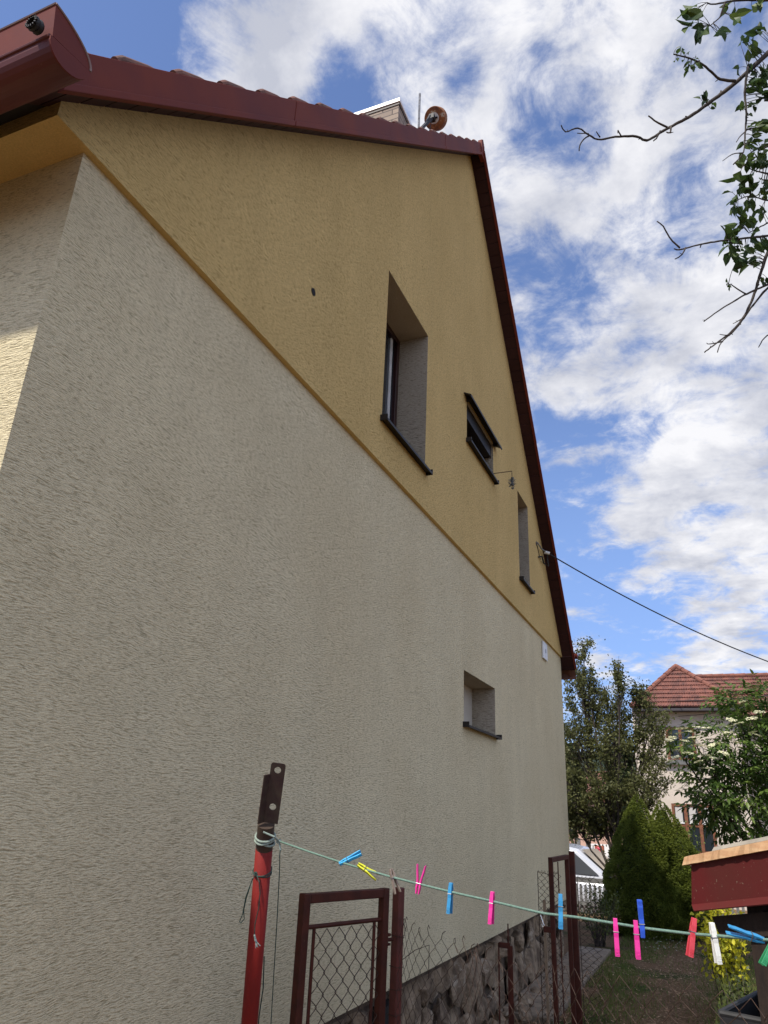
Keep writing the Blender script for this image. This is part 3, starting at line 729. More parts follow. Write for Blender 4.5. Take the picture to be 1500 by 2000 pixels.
def line_at(xpx):                                       # the clothesline, point by photo column
    ys_ = [(545, 1643), (605, 1664), (665, 1684), (715, 1699), (765, 1713), (818, 1726.5), (880, 1742), (960, 1760), (1060, 1784), (1122, 1791), (1198, 1803), (1259, 1813), (1349, 1824), (1391, 1827), (1500, 1836), (1800, 1850)]
    for (a, ya), (b, yb) in zip(ys_, ys_[1:]):
        if a <= xpx <= b: yy = ya + (yb - ya) * (xpx - a) / (b - a); break
    inv = .4 + (xpx - 545) * .000288
    return at(xpx, yy, 1 / inv)
ROPE = mat('green_rope', (.16, .25, .20, 1), .8, var=(.10, .17, .135, 1), vscale=220, bump=.6, bscale=300, bdist=.002)
ROPEP = mat('pale_green_rope', (.30, .36, .31, 1), .8, var=(.20, .25, .21, 1), vscale=220, bump=.6, bscale=300, bdist=.002)
TWINE = mat('dark_green_twine', (.03, .07, .055, 1), .8, var=(.02, .04, .035, 1), vscale=150)
cl = thing('clothesline', tuple(line_at(545)), 'green plastic washing line sagging from the red pole to the right', 'clothesline')
s = MB(); pts = [line_at(545 + i * 20) for i in range(0, 62)]
s.tube(pts, .0031, 8); obj('rope', s, ROPE, cl, smooth=True)
s = MB(); ax = (PT - base).normalized(); a1 = ax.orthogonal().normalized(); a2 = ax.cross(a1)
knot = line_at(545); tie = PT.lerp(base, .028)
for j, (dz, tl) in enumerate(((0, .006), (-.008, -.010), (.008, .002))):
    s.tube([p for p in circle_pts(tie + ax * dz, .0328, 26, a1, a2, .0004, 0, tl)], .0038, 8)
for j in range(7):
    s.tube(circle_pts(knot + Vector((rnd(-.004, .004), rnd(-.004, .004), rnd(-.005, .005))), rnd(.004, .007), 8, (rnd(-1, 1), rnd(-1, 1), rnd(-1, 1)), (rnd(-1, 1), rnd(-1, 1), rnd(-1, 1))), .0026, 6)
s.tube([knot, at(535, 1634, 2.45), at(514, 1625, 2.45)], .0031, 7)
s.tube([knot, at(548, 1660, 2.48), at(545, 1675, 2.49)], [.003, .003, .0015], 6)
obj('knot', s, ROPEP, cl)
# hanging loop of twine on the pole
tw = thing('twine_loop', tuple(at(500, 1700, 2.55)), 'dark green twine round the red pole, hanging in a loop with a frayed turquoise end', 'twine')
s = MB(); t2 = PT.lerp(base, .001) ; c = PT + (base - PT).normalized() * ((at(518, 1702, 2.52) - PT).length)
s.tube(circle_pts(c, .0318, 24, a1, a2, .0004, 0, .004), .0022, 7); s.tube(circle_pts(c - ax * .006, .0318, 24, a1, a2, .0004, 0, -.003), .0022, 7)
kn = at(500, 1706, 2.47)
for j in range(4): s.tube(circle_pts(kn, .005, 7, (rnd(-1, 1), rnd(-1, 1), rnd(-1, 1)), (rnd(-1, 1), rnd(-1, 1), rnd(-1, 1))), .002, 5)
s.tube([kn, at(492, 1720, 2.46), at(480, 1752, 2.47), at(474, 1785, 2.48), at(468, 1800, 2.48), at(470, 1803, 2.48), at(477, 1795, 2.48), at(476, 1778, 2.48), at(481, 1755, 2.47), at(493, 1716, 2.46)], .0017, 6)
s.tube([kn, at(506, 1722, 2.455), at(508, 1745, 2.455), at(505, 1775, 2.455), at(498, 1805, 2.455), at(497, 1828, 2.455)], .0017, 6)
obj('twine', s, TWINE, tw)
s = MB(); k0 = at(497, 1832, 2.453)
s.tube([at(497, 1826, 2.453), at(499, 1836, 2.453), at(502, 1843, 2.453)], [.003, .004, .003], 7)
for j in range(10): s.tube([at(500, 1838, 2.453), at(503 + rnd(-5, 6), 1848 + rnd(-4, 4), 2.45)], .0011, 4)
obj('frayed_end', s, mat('turquoise_fibre', (.05, .25, .20, 1), .7, var=(.45, .45, .42, 1), vscale=120), tw)
s = MB(); s.tube([at(547, 1648, 2.49), at(546, 1700, 2.5), at(541, 1800, 2.52), at(535, 1900, 2.56), at(528, 2020, 2.6), at(520, 2200, 2.7)], .0016, 6)
s.tube([at(516, 1868, 2.64), at(514, 1930, 2.65), at(506, 1985, 2.66), at(500, 2060, 2.7)], .0022, 6)
obj('loose_cord', s, TWINE, cl)

# pegs -------------------------------------------------------------
def plastic(name, c, r=.35): return mat(name, c, r, var=(c[0] * .8, c[1] * .8, c[2] * .8, 1), vscale=40)
PEGCOL = {'cyan': plastic('peg_cyan', (.05, .42, .75, 1)), 'blue': plastic('peg_mid_blue', (.04, .26, .50, 1)), 'royal': plastic('peg_royal_blue', (.03, .10, .55, 1)),
          'pink': plastic('peg_pink', (.72, .035, .28, 1)), 'red': plastic('peg_coral', (.62, .06, .08, 1)), 'white': plastic('peg_white', (.78, .78, .72, 1)),
          'yellow': plastic('peg_yellow', (.72, .72, .04, 1)), 'wood': mat('peg_wood', (.30, .24, .19, 1), .8, var=(.18, .14, .12, 1), vscale=30, stretch=(4, 4, 1)), 'green': plastic('peg_green', (.03, .25, .10, 1))}
def peg(xpx, color, ang, grip, label, open_=0.0, L=.076, yaw=0, wcol=None, flip=False):
    """grip = fraction of the length (from the jaw end) where the line passes; ang = handle direction, degrees from straight down, + to the right"""
    P = line_at(xpx); t = (line_at(min(xpx + 8, 1790)) - line_at(xpx - 8)).normalized() if xpx > 560 else Vector((1, 0, 0))
    vz = -(ROT.transposed() @ Vector((0, 0, 1)))
    camx = ROT @ Vector((1, 0, 0)); camy = ROT @ Vector((0, 1, 0)); camz = ROT @ Vector((0, 0, 1))
    a = R_(ang); dn = Vector((0, 0, -1)); hr = Vector((camx.x, camx.y, 0)).normalized()
    hd = (dn * math.cos(a) + hr * math.sin(a)).normalized()         # towards the handles
    wd = (hr * math.cos(a) - dn * math.sin(a)).normalized()
    th = hd.cross(wd).normalized()
    if yaw: 
        q = Matrix.Rotation(R_(yaw), 3, hd); wd = q @ wd; th = q @ th
    root = thing('clothes_peg', tuple(P), label, 'clothes peg', 'pegs on the washing line')
    O = P - hd * grip * L
    spr = O + hd * L * .36
    for sg in (1, -1):
        s = MB(); n = 10; prev = None; ring = []
        for i in range(n + 1):
            f = i / n; x = f * L
            if f < .36: gap = .0012 + (.36 - f) * (.006 * open_)
            else: gap = .0012 + (f - .36) * (.008 + .014 * open_)
            thk = .0042 + (.0015 if .25 < f < .5 else 0) - (.0014 if f > .8 else 0)
            if f < .08: thk *= .75
            wv = .0052 if f > .1 else .0047
            if .15 < f < .24: gap += .0012
            c = O + hd * x + th * sg * gap
            ring.append([c - wd * wv, c + wd * wv, c + wd * wv + th * sg * thk, c - wd * wv + th * sg * thk])
        vs = [p for r_ in ring for p in r_]; fs = []
        for i in range(n):
            for k in range(4): fs.append((i * 4 + k, i * 4 + (k + 1) % 4, (i + 1) * 4 + (k + 1) % 4, (i + 1) * 4 + k))
        fs += [(3, 2, 1, 0), (n * 4, n * 4 + 1, n * 4 + 2, n * 4 + 3)]
        s.add(vs, fs)
        for i in range(4):                                           # grip ribs at the handle end
            c = O + hd * L * (.84 + .035 * i) + th * sg * (.0012 + (.84 + .035 * i - .36) * (.008 + .014 * open_) + .0030)
            s.obox(c, wd * .0045, hd * .0006, th * .0008)
        obj('peg_half', s, PEGCOL[color], root, bevel=.0007)
    s = MB(); s.tube([spr + wd * .0058 + th * .007, spr + wd * .0058 - th * .007], .0011, 6); s.tube([spr - wd * .0058 + th * .007, spr - wd * .0058 - th * .007], .0011, 6)
    s.tube([spr - wd * .006 + th * .0072, spr + wd * .006 + th * .0072], .0011, 6); s.tube([spr - wd * .006 - th * .0072, spr + wd * .006 - th * .0072], .0011, 6)
    obj('peg_spring', s, STEEL, root)
    return root
peg(668, 'cyan', 118, .12, 'bright blue peg lying sideways on the line, nearest the red pole', 0, yaw=40, L=.075)
peg(716, 'yellow', 62, .45, 'yellow clothes peg lying along the line, the only yellow one', .3, yaw=62, L=.07)
peg(768, 'wood', 20, .35, 'weathered grey wooden peg tilted on the line over the fence post', .2, yaw=60, L=.066)
peg(818, 'pink', 172, .34, 'pink peg with its open handles pointing up, first pink one from the pole', .55, yaw=68)
peg(880, 'blue', -3, .30, 'light blue peg hanging against the cream wall between two pink pegs', .1, yaw=30)
peg(961, 'pink', -4, .30, 'pink peg hanging against the cream wall, right of the light blue one', .1, yaw=30)
peg(1095, 'blue', -2, .62, 'mid blue peg hanging in front of the far brown gate posts', .0, yaw=10)
peg(1202, 'pink', 0, .14, 'pink peg hanging in front of the spruce, left one of the close pair', .1, yaw=14)
peg(1242, 'pink', 0, .17, 'pink peg hanging right beside the upright royal blue peg', .1, yaw=12)
peg(1254, 'royal', 181, .26, 'royal blue peg standing upright on the line above its neighbours', .1, yaw=-12)
peg(1352, 'red', -14, .42, 'coral red peg tilted on the line in front of the dirt path', .1, yaw=0)
peg(1394, 'white', 4, .32, 'white peg hanging below the red shed fascia, the only white one', .0, yaw=0)
peg(1486, 'blue', -103, .10, 'blue peg lying almost flat along the line beside the dark shed', 0, yaw=62, L=.075)
peg(1512, 'green', -35, .30, 'dark green peg on the line at the right edge', .2, yaw=10)
s = MB(); q = line_at(1060); 
hook = [q + Vector((0, 0, .004)), q + Vector((.004, 0, -.004)), q + Vector((.002, 0, -.016)), q + Vector((-.003, 0, -.024)), q + Vector((-.001, 0, -.030)), q + Vector((.003, 0, -.026)), q + Vector((.000, 0, -.020)), q + Vector((-.006, .001, -.004)), q + Vector((-.003, 0, .004))]
s.tube(hook, .0012, 6); obj('spring_wire', s, mat('shiny_wire', (.6, .6, .58, 1), .25, metal=1), loc=tuple(q), label='tiny bare peg spring hanging on the line with no peg', cat='spring')

# gate -------------------------------------------------------------
def chainlink(mb, fn, nu, nv, r, sides=5, jitter=0.0, skip=None, hook=.55):
    """fn(u,v)->(pos, normal); diamonds nu across, nv/2 high"""
    for mI in range(2 * nu + 1):
        pts = []
        for k in range(nv + 1):
            e = math.ceil(mI / 2) if k % 2 == 0 else (mI // 2) + .5
            sgn = (1 if (k % 2 == 0) == (mI % 2 == 1) else -1)
            # pull past the crossing so neighbours interlock
            side = 0
            if k % 2 == 0: side = (1 if mI % 2 == 1 else -1)
            else: side = (1 if mI % 2 == 0 else -1)
            p, nr, du = fn(e, k)
            if 0 < k < nv:
                pu, _, _ = fn(e, k - .075); pdn, _, _ = fn(e, k + .075)
                off = du * side * r * 1.6
                pts += [pu + off * .6 - nr * r * 1.1 * side, p + off * 1.3, pdn + off * .6 + nr * r * 1.1 * side]
            else: pts.append(p)
        if skip: pts = skip(mI, pts)
        if len(pts) > 2: mb.tube(pts, r, sides)
gTL = at(590, 1745, 3.0); gTR = at(756, 1733, 3.36); gTR.z = gTL.z
gdir = (gTR - gTL); gdir.z = 0; GW = gdir.length; gdir.normalize(); gn = Vector((gdir.y, -gdir.x, 0))
gz = gTL.z
gate = thing('garden_gate', (gTL.x, gTL.y, 0), 'small dark red iron gate with a wire mesh panel, beside the red pole', 'gate')
T = .037
def gp(u, z, o=0): return Vector((gTL.x, gTL.y, 0)) + gdir * u + gn * o + Vector((0, 0, z))
s = MB()
s.bar(gp(T / 2, .08), gp(T / 2, gz), T, T, gdir); s.bar(gp(GW - T / 2, .08), gp(GW - T / 2, gz - .0), T, T, gdir)
s.bar(gp(T + .0, gz - T / 2 - .001), gp(GW - T - .0, gz - T / 2 - .001), T - .004, T); s.bar(gp(T, .12), gp(GW - T, .12), T - .004, T)
obj('gate_frame', s, IRON, gate, bevel=.004)
s = MB(); zi = gz - .125
s.tube([gp(T - .01, zi), gp(GW - T + .01, zi)], .009, 10); s.tube([gp(T + .045, zi), gp(T + .045, .2)], .0075, 8); s.tube([gp(GW - T - .04, zi), gp(GW - T - .04, .2)], .0075, 8)
s.tube([gp(T - .01, .2), gp(GW - T + .01, .2)], .009, 8)
obj('inner_rail', s, IRON, gate)
s = MB(); cwid = (GW - 2 * T - .085) / 5
chainlink(s, lambda e, k: (gp(T + .045 + e * cwid, zi - .012 - k * .039, .002 * math.sin(e * 3)), gn, gdir), 5, 26, .0017, 6)
obj('mesh_panel', s, WIRE, gate, smooth=True)
s = MB(); hz = gz - .21
s.tube([gp(GW + .0, hz - .03), gp(GW + .0, hz + .03)], .014, 10); s.tube([gp(GW, hz), gp(GW + .05, hz)], .008, 8); s.tube([gp(GW + .012, hz - .02), gp(GW + .012, hz - .012)], .018, 6); s.tube([gp(GW + .012, hz + .016), gp(GW + .012, hz + .026)], .018, 6)
obj('hinge', s, IRON, gate)
# fence post and torn chain-link fence
PP = at(779, 1733, 3.42); 
pz = PP.z
s = MB(); s.bar((PP.x, PP.y, -.1), (PP.x, PP.y, pz), .041, .041, gdir); 
post = obj('fence_post', s, mat('post_red_paint', (.12, .028, .02, 1), .5, var=(.075, .02, .015, 1), vscale=12, spots=((.16, .09, .06, 1), 26, .66), bump=.3, bscale=80, bdist=.002), bevel=.004, loc=(PP.x, PP.y, 0), label='dark red square fence post right of the garden gate, wound with rusty wire', cat='post')
for zz in (pz - .20, pz - .32, pz - .41, pz - .50, pz - .58, pz - .66):
    s = MB(); s.tube([Vector((PP.x, PP.y, zz)) + gdir * a * .0225 + gn * b * .0225 + Vector((0, 0, rnd(-.006, .006))) for a, b in ((1, 1), (1, -1), (-1, -1), (-1, 1), (1, 1))], .0015, 5); obj('tie_wire', s, WIRE, post)

F0 = Vector((PP.x, PP.y, 0)) + gn * .02; F1 = Vector(at(1560, 1925, 1.5)); F1.z = 0
fl = (F1 - F0).length; fd = (F1 - F0).normalized(); fn_ = Vector((fd.y, -fd.x, 0))
cell = .072; nu = int(fl / cell) + 6
def topz(u):                                           # sagging torn upper edge
    t = u / fl
    a = 1.30
    pts = [(-1, 1.18), (0, 1.18), (.2, 1.165), (.4, 1.17), (.55, 1.21), (.7, 1.255), (.85, 1.285), (1.0, 1.30), (3, 1.30)]
    for (p, q), (p2, q2) in zip(pts, pts[1:]):
        if p <= t <= p2: return q + (q2 - q) * (t - p) / (p2 - p)
    return a
def fence_fn(e, k):
    u = e * cell; v = k * cell / 2
    z = topz(u) - v * 1.0
    w = .018 * math.sin(u * 5 + v * 4) + .03 * math.exp(-v * 3) * math.sin(u * 9)
    uu = u + .02 * math.exp(-v * 4) * math.sin(u * 13) + .012 * math.sin(v * 6 + u * 3)
    return F0 + fd * uu + fn_ * w + Vector((0, 0, z)), fn_, fd
fe = thing('chainlink_fence', (F0.x, F0.y, 0), 'rusty chain-link fence with a torn sagging top edge, right of the gate post', 'fence')
s = MB(); chainlink(s, fence_fn, nu, 32, .00095, 5); obj('mesh', s, WIRE, fe, smooth=True)
for i in range(1, 14):                                 # loose curled ends along the top
    s = MB()
    p, _, _ = fence_fn(i + (.5 if i % 2 else 0) * 0, 0); r1 = rnd(.012, .035)
    kind = i % 3
    if kind == 0: pts = [p, p + fd * .01 + Vector((0, 0, r1)), p + fd * (.02 + r1) + Vector((0, 0, r1 * 1.6))]
    elif kind == 1: pts = [p, p + Vector((0, 0, .012)), p + fd * .012 + Vector((0, 0, .018)), p + fd * .016 + Vector((0, 0, .004)), p + fd * .006 + Vector((0, 0, -.004)), p + fd * .035 + Vector((0, 0, -.03))]
    else: pts = [p, p - fd * .015 + Vector((0, 0, .02)), p - fd * .005 + Vector((0, 0, .035)), p + fd * .01 + Vector((0, 0, .025))]
    s.tube(pts, .0013, 5); obj('loose_wire', s, WIRE, fe)
p, _, _ = fence_fn(1, 4); p2, _, _ = fence_fn(5, 1); s = MB(); s.tube([p, p.lerp(p2, .5) + Vector((0, 0, .01)), p2, p2 + Vector((0, 0, -.12))], .0015, 5)
obj('loose_wire', s, WIRE, fe)

# far gate posts across the side passage
FY = 7.0
def fxz(x, y, Yv=FY): return aty(x, y, Yv)
pA = fxz(1097, 1668); pB = fxz(1114, 1663); 
fg = thing('open_gate_leaf', (pA.x, FY, 0), 'narrow brown iron gate leaf standing open edge-on in the side passage', 'gate')
s = MB(); 
s.bar((pA.x - .01, FY - .45, .1), (pA.x - .01, FY - .45, pA.z - .01), .035, .035); s.bar((pA.x + .05, FY - .05, .1), (pA.x + .05, FY - .05, pA.z), .035, .035); s.bar((pA.x - .01, FY - .43, pA.z - .03), (pA.x + .05, FY - .07, pA.z - .017), .035, .035)
s.bar((pA.x - .01, FY - .43, .12), (pA.x + .05, FY - .07, .12), .035, .035)
obj('gate_frame', s, IRON, fg, bevel=.003)
s = MB(); s.bar((pA.x + .01, FY - .25, .14), (pA.x + .01, FY - .25, pA.z - .05), .008, .008); s.box((pA.x - .08, FY - .47, .80), (pA.x - .02, FY - .43, .84)); obj('latch', s, IRON, fg)
s = MB(); s.bar((pB.x, FY + .06, -.1), (pB.x, FY + .06, pB.z), .045, .045); obj('fence_post', s, IRON, bevel=.003, loc=(pB.x, FY + .06, 0), label='tall brown iron post holding the open gate leaf in the side passage', cat='post')
def panel(name, x0, x1, z0, z1, Yv, label, c=.05, r=.0016, topw=True):
    t = thing(name, ((x0 + x1) / 2, Yv, 0), label, 'fence'); n_ = max(2, int((x1 - x0) / c)); cw = (x1 - x0) / n_; nv = int((z1 - z0) / (c * .5))
    s = MB(); chainlink(s, lambda e, k: (Vector((x0 + e * cw + .006 * math.sin(k), Yv + .01 * math.sin(e + k * .3), z1 - k * c * .5)), Vector((0, 1, 0)), Vector((1, 0, 0))), n_, nv, r, 4)
    obj('mesh', s, WIRE, t)
    s = MB(); s.tube([(x0, Yv, z1 + .0), ((x0 + x1) / 2, Yv, z1 - .015), (x1, Yv, z1 + .0)], .0022, 5)
    for i in range(2 * n_ + 1):
        x = x0 + i * cw / 2; s.tube([(x, Yv, z1 - .004), (x + .008, Yv, z1 + .012), (x + .014, Yv, z1 + .001)], .0014, 4)
    s.tube([(x0, Yv, z1), (x0 + .004, Yv, z0)], .003, 5)
    obj('edge_wire', s, WIRE, t)
lp = aty(1050, 1702, FY - .1); panel('mesh_panel_fence', lp.x, pA.x - .03, .0, lp.z, FY - .1, 'narrow dark wire mesh strip between the house wall and the open gate leaf')
rp = aty(1187, 1712, FY + .1); panel('mesh_panel_fence', pB.x + .03, rp.x - .12, .0, rp.z - .02, FY + .1, 'dark wire mesh panel right of the tall brown post, in front of the concrete apron')
s = MB(); a = fxz(1065, 1757, 6.9); s.bar((a.x, 6.86, 0), (a.x, 6.86, a.z), .032, .02); obj('wooden_stake', s, mat('pale_wood', (.30, .22, .14, 1), .85, var=(.2, .14, .09, 1), vscale=10, stretch=(6, 6, 1)), loc=(a.x, 6.86, 0), label='thin pale wooden stake in front of the mesh strip by the house corner', cat='stake')
# angle-iron stake in front of the stone plinth
a = aty(992, 1804, 5.1); b = aty(990, 1985, 5.1)
s = MB(); s.bar((a.x, 5.1, 0), (a.x, 5.1, a.z - .12), .02, .006); s.bar((a.x + .012, 5.1, 0), (a.x + .012, 5.1, a.z - .12), .006, .03); s.tube([(a.x, 5.1, a.z - .14), (a.x, 5.1, a.z)], .004, 6)
s.bar((a.x - .06, 5.1, 0), (a.x - .06, 5.1, a.z - .11), .008, .008); s.bar((a.x - .06, 5.1, a.z - .12), (a.x + .012, 5.1, a.z - .12), .008, .03)
obj('iron_stake', s, IRON, loc=(a.x, 5.1, 0), label='rusty angle-iron stake standing against the stone foundation', cat='stake')

# ------------------------------------------------------------------ shed corner on the right
e = Vector((.61, -.79, .174)); eh = Vector((.61, -.79, 0)).normalized(); dp = Vector((.79, .61, 0))
S0 = at(1350, 1683, 3.6)
WOODD = mat('dark_shed_wood', (.035, .022, .016, 1), .85, var=(.018, .012, .01, 1), vscale=5, stretch=(5, 5, 1), bump=.4, bscale=30, bdist=.01)
WOODB = mat('brown_plank', (.055, .034, .023, 1), .85, var=(.04, .026, .018, 1), vscale=5, stretch=(6, 6, 1), bump=.4, bscale=30, bdist=.01)
shed = thing('wood_shed', (S0.x + .6, S0.y - .2, 0), 'low dark wooden lean-to with a red sheet-metal roof edge at the right', 'shed')
def sp(u, d, z): return S0 + e * u + dp * d + Vector((0, 0, z))
Ls = 2.2
s = MB()
fh = .185
s.add([sp(0, 0, 0), sp(Ls, 0, 0), sp(Ls, 0, -fh), sp(-.03, 0, -fh), sp(0, .004, 0), sp(Ls, .004, 0), sp(Ls, .004, -fh), sp(-.03, .004, -fh)], [(0, 1, 2, 3), (7, 6, 5, 4), (0, 4, 5, 1), (1, 5, 6, 2), (2, 6, 7, 3), (3, 7, 4, 0)])
s.add([sp(-.03, -.001, -fh), sp(Ls, -.001, -fh), sp(Ls, -.035, -fh - .030), sp(.03, -.035, -fh - .030), sp(-.03, .0, -fh - .004), sp(Ls, .0, -fh - .004), sp(Ls, -.033, -fh - .034), sp(.03, -.033, -fh - .034)], [(0, 1, 2, 3), (7, 6, 5, 4), (0, 4, 5, 1), (1, 5, 6, 2), (2, 6, 7, 3), (3, 7, 4, 0)])
SHR = mat('shed_red_sheet', (.095, .020, .018, 1), .6, spec=.2, var=(.11, .015, .016, 1), vscale=3, spots=((.26, .21, .16, 1), 60, .645), bump=.12, bscale=12, bdist=.01)
obj('fascia', s, SHR, shed)
s = MB(); s.add([sp(.02, .01, -.02), sp(Ls, .01, -.02), sp(Ls, 1.6, -.35), sp(.02, 1.6, -.35), sp(.02, .01, -.06), sp(Ls, .01, -.06), sp(Ls, 1.6, -.39), sp(.02, 1.6, -.39)], [(0, 1, 2, 3), (7, 6, 5, 4), (0, 4, 5, 1), (1, 5, 6, 2), (2, 6, 7, 3), (3, 7, 4, 0)])
obj('roof_deck', s, WOODD, shed)
s = MB()
s.add([sp(.07, .03, -.24), sp(Ls, .03, -.24), sp(Ls, .03, -.34), sp(.12, .03, -.33), sp(.07, .12, -.24), sp(Ls, .12, -.24), sp(Ls, .12, -.34), sp(.12, .12, -.33)], [(0, 1, 2, 3), (7, 6, 5, 4), (0, 4, 5, 1), (1, 5, 6, 2), (2, 6, 7, 3), (3, 7, 4, 0)])
for j in range(3): s.add([sp(.02, .3 + .5 * j, -.12 - .1 * j), sp(Ls, .3 + .5 * j, -.12 - .1 * j), sp(Ls, .3 + .5 * j, -.22 - .1 * j), sp(.02, .3 + .5 * j, -.22 - .1 * j), sp(.02, .37 + .5 * j, -.12 - .1 * j), sp(Ls, .37 + .5 * j, -.12 - .1 * j), sp(Ls, .37 + .5 * j, -.22 - .1 * j), sp(.02, .37 + .5 * j, -.22 - .1 * j)], [(0, 1, 2, 3), (7, 6, 5, 4), (0, 4, 5, 1), (1, 5, 6, 2), (2, 6, 7, 3), (3, 7, 4, 0)])
obj('beam', s, WOODD, shed)
for (u, d) in ((.34, .10), (2.1, .1), (.30, 1.5), (2.1, 1.5)):
    s = MB(); c = sp(u, d, 0); s.bar((c.x, c.y, -.1), (c.x, c.y, c.z - .2 - .2 * (d > 1)), .10, .10, eh); obj('corner_post', s, WOODD, shed, bevel=.006)
s = MB()                                                 # boarded side, dark
for j in range(14):
    c0 = sp(.40 + j * .13, .16, 0); s.bar((c0.x, c0.y, .05), (c0.x, c0.y, c0.z - .3), .122, .02, eh)
obj('side_boards', s, WOODD, shed)
s = MB()
for j, (u, t, dz) in enumerate(((.30, .05, .62), (.42, -.03, .74), (.56, .06, .5))):
    a = sp(u + .05, .13 + .012 * j, 0); s.obox((a.x, a.y, dz / 2 + .2), eh * .05, dp * .01, Vector((t * .3, 0, dz / 2 + .2)))
obj('leaning_plank', s, WOODB, shed)
# boards lying on the shed roof
ORG = mat('fresh_larch', (.52, .34, .19, 1), .8, var=(.42, .23, .12, 1), vscale=5, stretch=(1, 1, 6), bump=.35, bscale=40, bdist=.006, spots=((.28, .12, .06, 1), 30, .70))
GRB = mat('grey_board', (.36, .33, .28, 1), .85, var=(.24, .215, .18, 1), vscale=6, bump=.3, bscale=40, bdist=.005, spots=((.08, .06, .05, 1), 16, .72))
def slab(a, b, wdt, th, nseg, rag, name, mt, label, cat, loc, sk=0.0, bot=0):
    """plank from a to b, width along dp, ragged front edge"""
    s = MB(); a = Vector(a); b = Vector(b); ax = (b - a); prof = []
    rr = random.Random(3)
    for i in range(nseg + 1):
        t = i / nseg; r0 = rag * rr.uniform(-1, 1); r1 = rag * rr.uniform(-1, 1); c = a + ax * t
        o = dp * (sk * (1 - t))
        prof.append([c + dp * (r0 * .5 - .004), c + dp * (.010 + r1) + Vector((0, 0, th * .9)), c + dp * .028 + Vector((0, 0, th)), c + dp * wdt + Vector((0, 0, th)), c + dp * wdt])
    vs = [p for r_ in prof for p in r_]; fs = []
    for i in range(nseg):
        for k in range(5): fs.append((i * 5 + k, i * 5 + (k + 1) % 5, (i + 1) * 5 + (k + 1) % 5, (i + 1) * 5 + k))
    fs += [(4, 3, 2, 1, 0), tuple(nseg * 5 + k for k in range(5))]
    s.add(vs, fs)
    return obj(name, s, mt, label=label, cat=cat, loc=loc)
slab(sp(-.045, -.015, -.012), sp(Ls - .1, -.015, -.012), .42, .042, 90, .009, 'larch_slab', ORG, 'thick orange raw-edged timber slab lying on the red shed edge', 'board', tuple(sp(0, 0, 0)))
slab(sp(.11, .045, .036), sp(Ls - .2, .045, .036), .40, .020, 50, .003, 'grey_board', GRB, 'weathered grey board lying on top of the orange timber slab', 'board', tuple(sp(.1, .1, .03)))

# black tub with crumpled sheet, bottom right
tb = thing('plastic_tub', tuple(at(1460, 2040, 3.4)), 'black plastic tub with crumpled grey sheeting at the foot of the shed', 'tub')
BLK = mat('black_plastic', (.018, .018, .02, 1), .45, var=(.03, .03, .033, 1), vscale=10)
GRYP = mat('grey_plastic_sheet', (.10, .10, .115, 1), .45, var=(.05, .05, .06, 1), vscale=9, bump=.6, bscale=14, bdist=.03)
r0 = at(1407, 1978, 3.3); r1 = at(1472, 1926, 3.7); rd = (r1 - r0); rd.z = 0; rl = rd.length; rd.normalize(); rn = Vector((rd.y, -rd.x, 0)); zt = r0.z
def tp(u, v, z): return Vector((r0.x, r0.y, 0)) + rd * u + rn * v + Vector((0, 0, z))
s = MB(); RL, RW, tt = rl + .05, .5, .012; ib = .05
for (u0, v0, u1, v1) in ((0, 0, RL, 0), (RL, 0, RL, RW), (RL, RW, 0, RW), (0, RW, 0, 0)):
    cu, cv = (RL / 2, RW / 2)
    f = lambda u, v, z: tp(u + (cu - u) * (.18 if z == 0 else 0), v + (cv - v) * (.18 if z == 0 else 0), zt if z else .03)
    a, b, c, d = f(u0, v0, 1), f(u1, v1, 1), f(u1, v1, 0), f(u0, v0, 0)
    nn = (b - a).cross(d - a).normalized() * .008
    s.add([a, b, c, d, a + nn, b + nn, c + nn, d + nn], [(0, 1, 2, 3), (7, 6, 5, 4), (0, 4, 5, 1), (1, 5, 6, 2), (2, 6, 7, 3), (3, 7, 4, 0)])
s.box((min(tp(.1, .1, 0).x, tp(RL - .1, RW - .1, 0).x), min(tp(.1, .1, 0).y, tp(RL - .1, RW - .1, 0).y), .03), (max(tp(.1, .1, 0).x, tp(RL - .1, RW - .1, 0).x), max(tp(.1, .1, 0).y, tp(RL - .1, RW - .1, 0).y), .05))
obj('tub_body', s, BLK, tb)
s = MB(); s.tube([tp(0, 0, zt), tp(RL, 0, zt), tp(RL, RW, zt), tp(0, RW, zt), tp(0, 0, zt)], .013, 8); obj('tub_rim', s, mat('grey_rim', (.03, .03, .032, 1), .6, var=(.02, .02, .02, 1), vscale=12), tb)
s = MB()
s.grid(lambda u, v: tp(.08 + u * (RL - .12), .06 + v * (RW - .12), zt - .12 + .10 * noise.noise(Vector((u * 3, v * 3, 2))) + .05 * noise.noise(Vector((u * 8, v * 8, 5))) + .1 * u * v), 26, 26)
obj('crumpled_sheet', s, GRYP, tb)

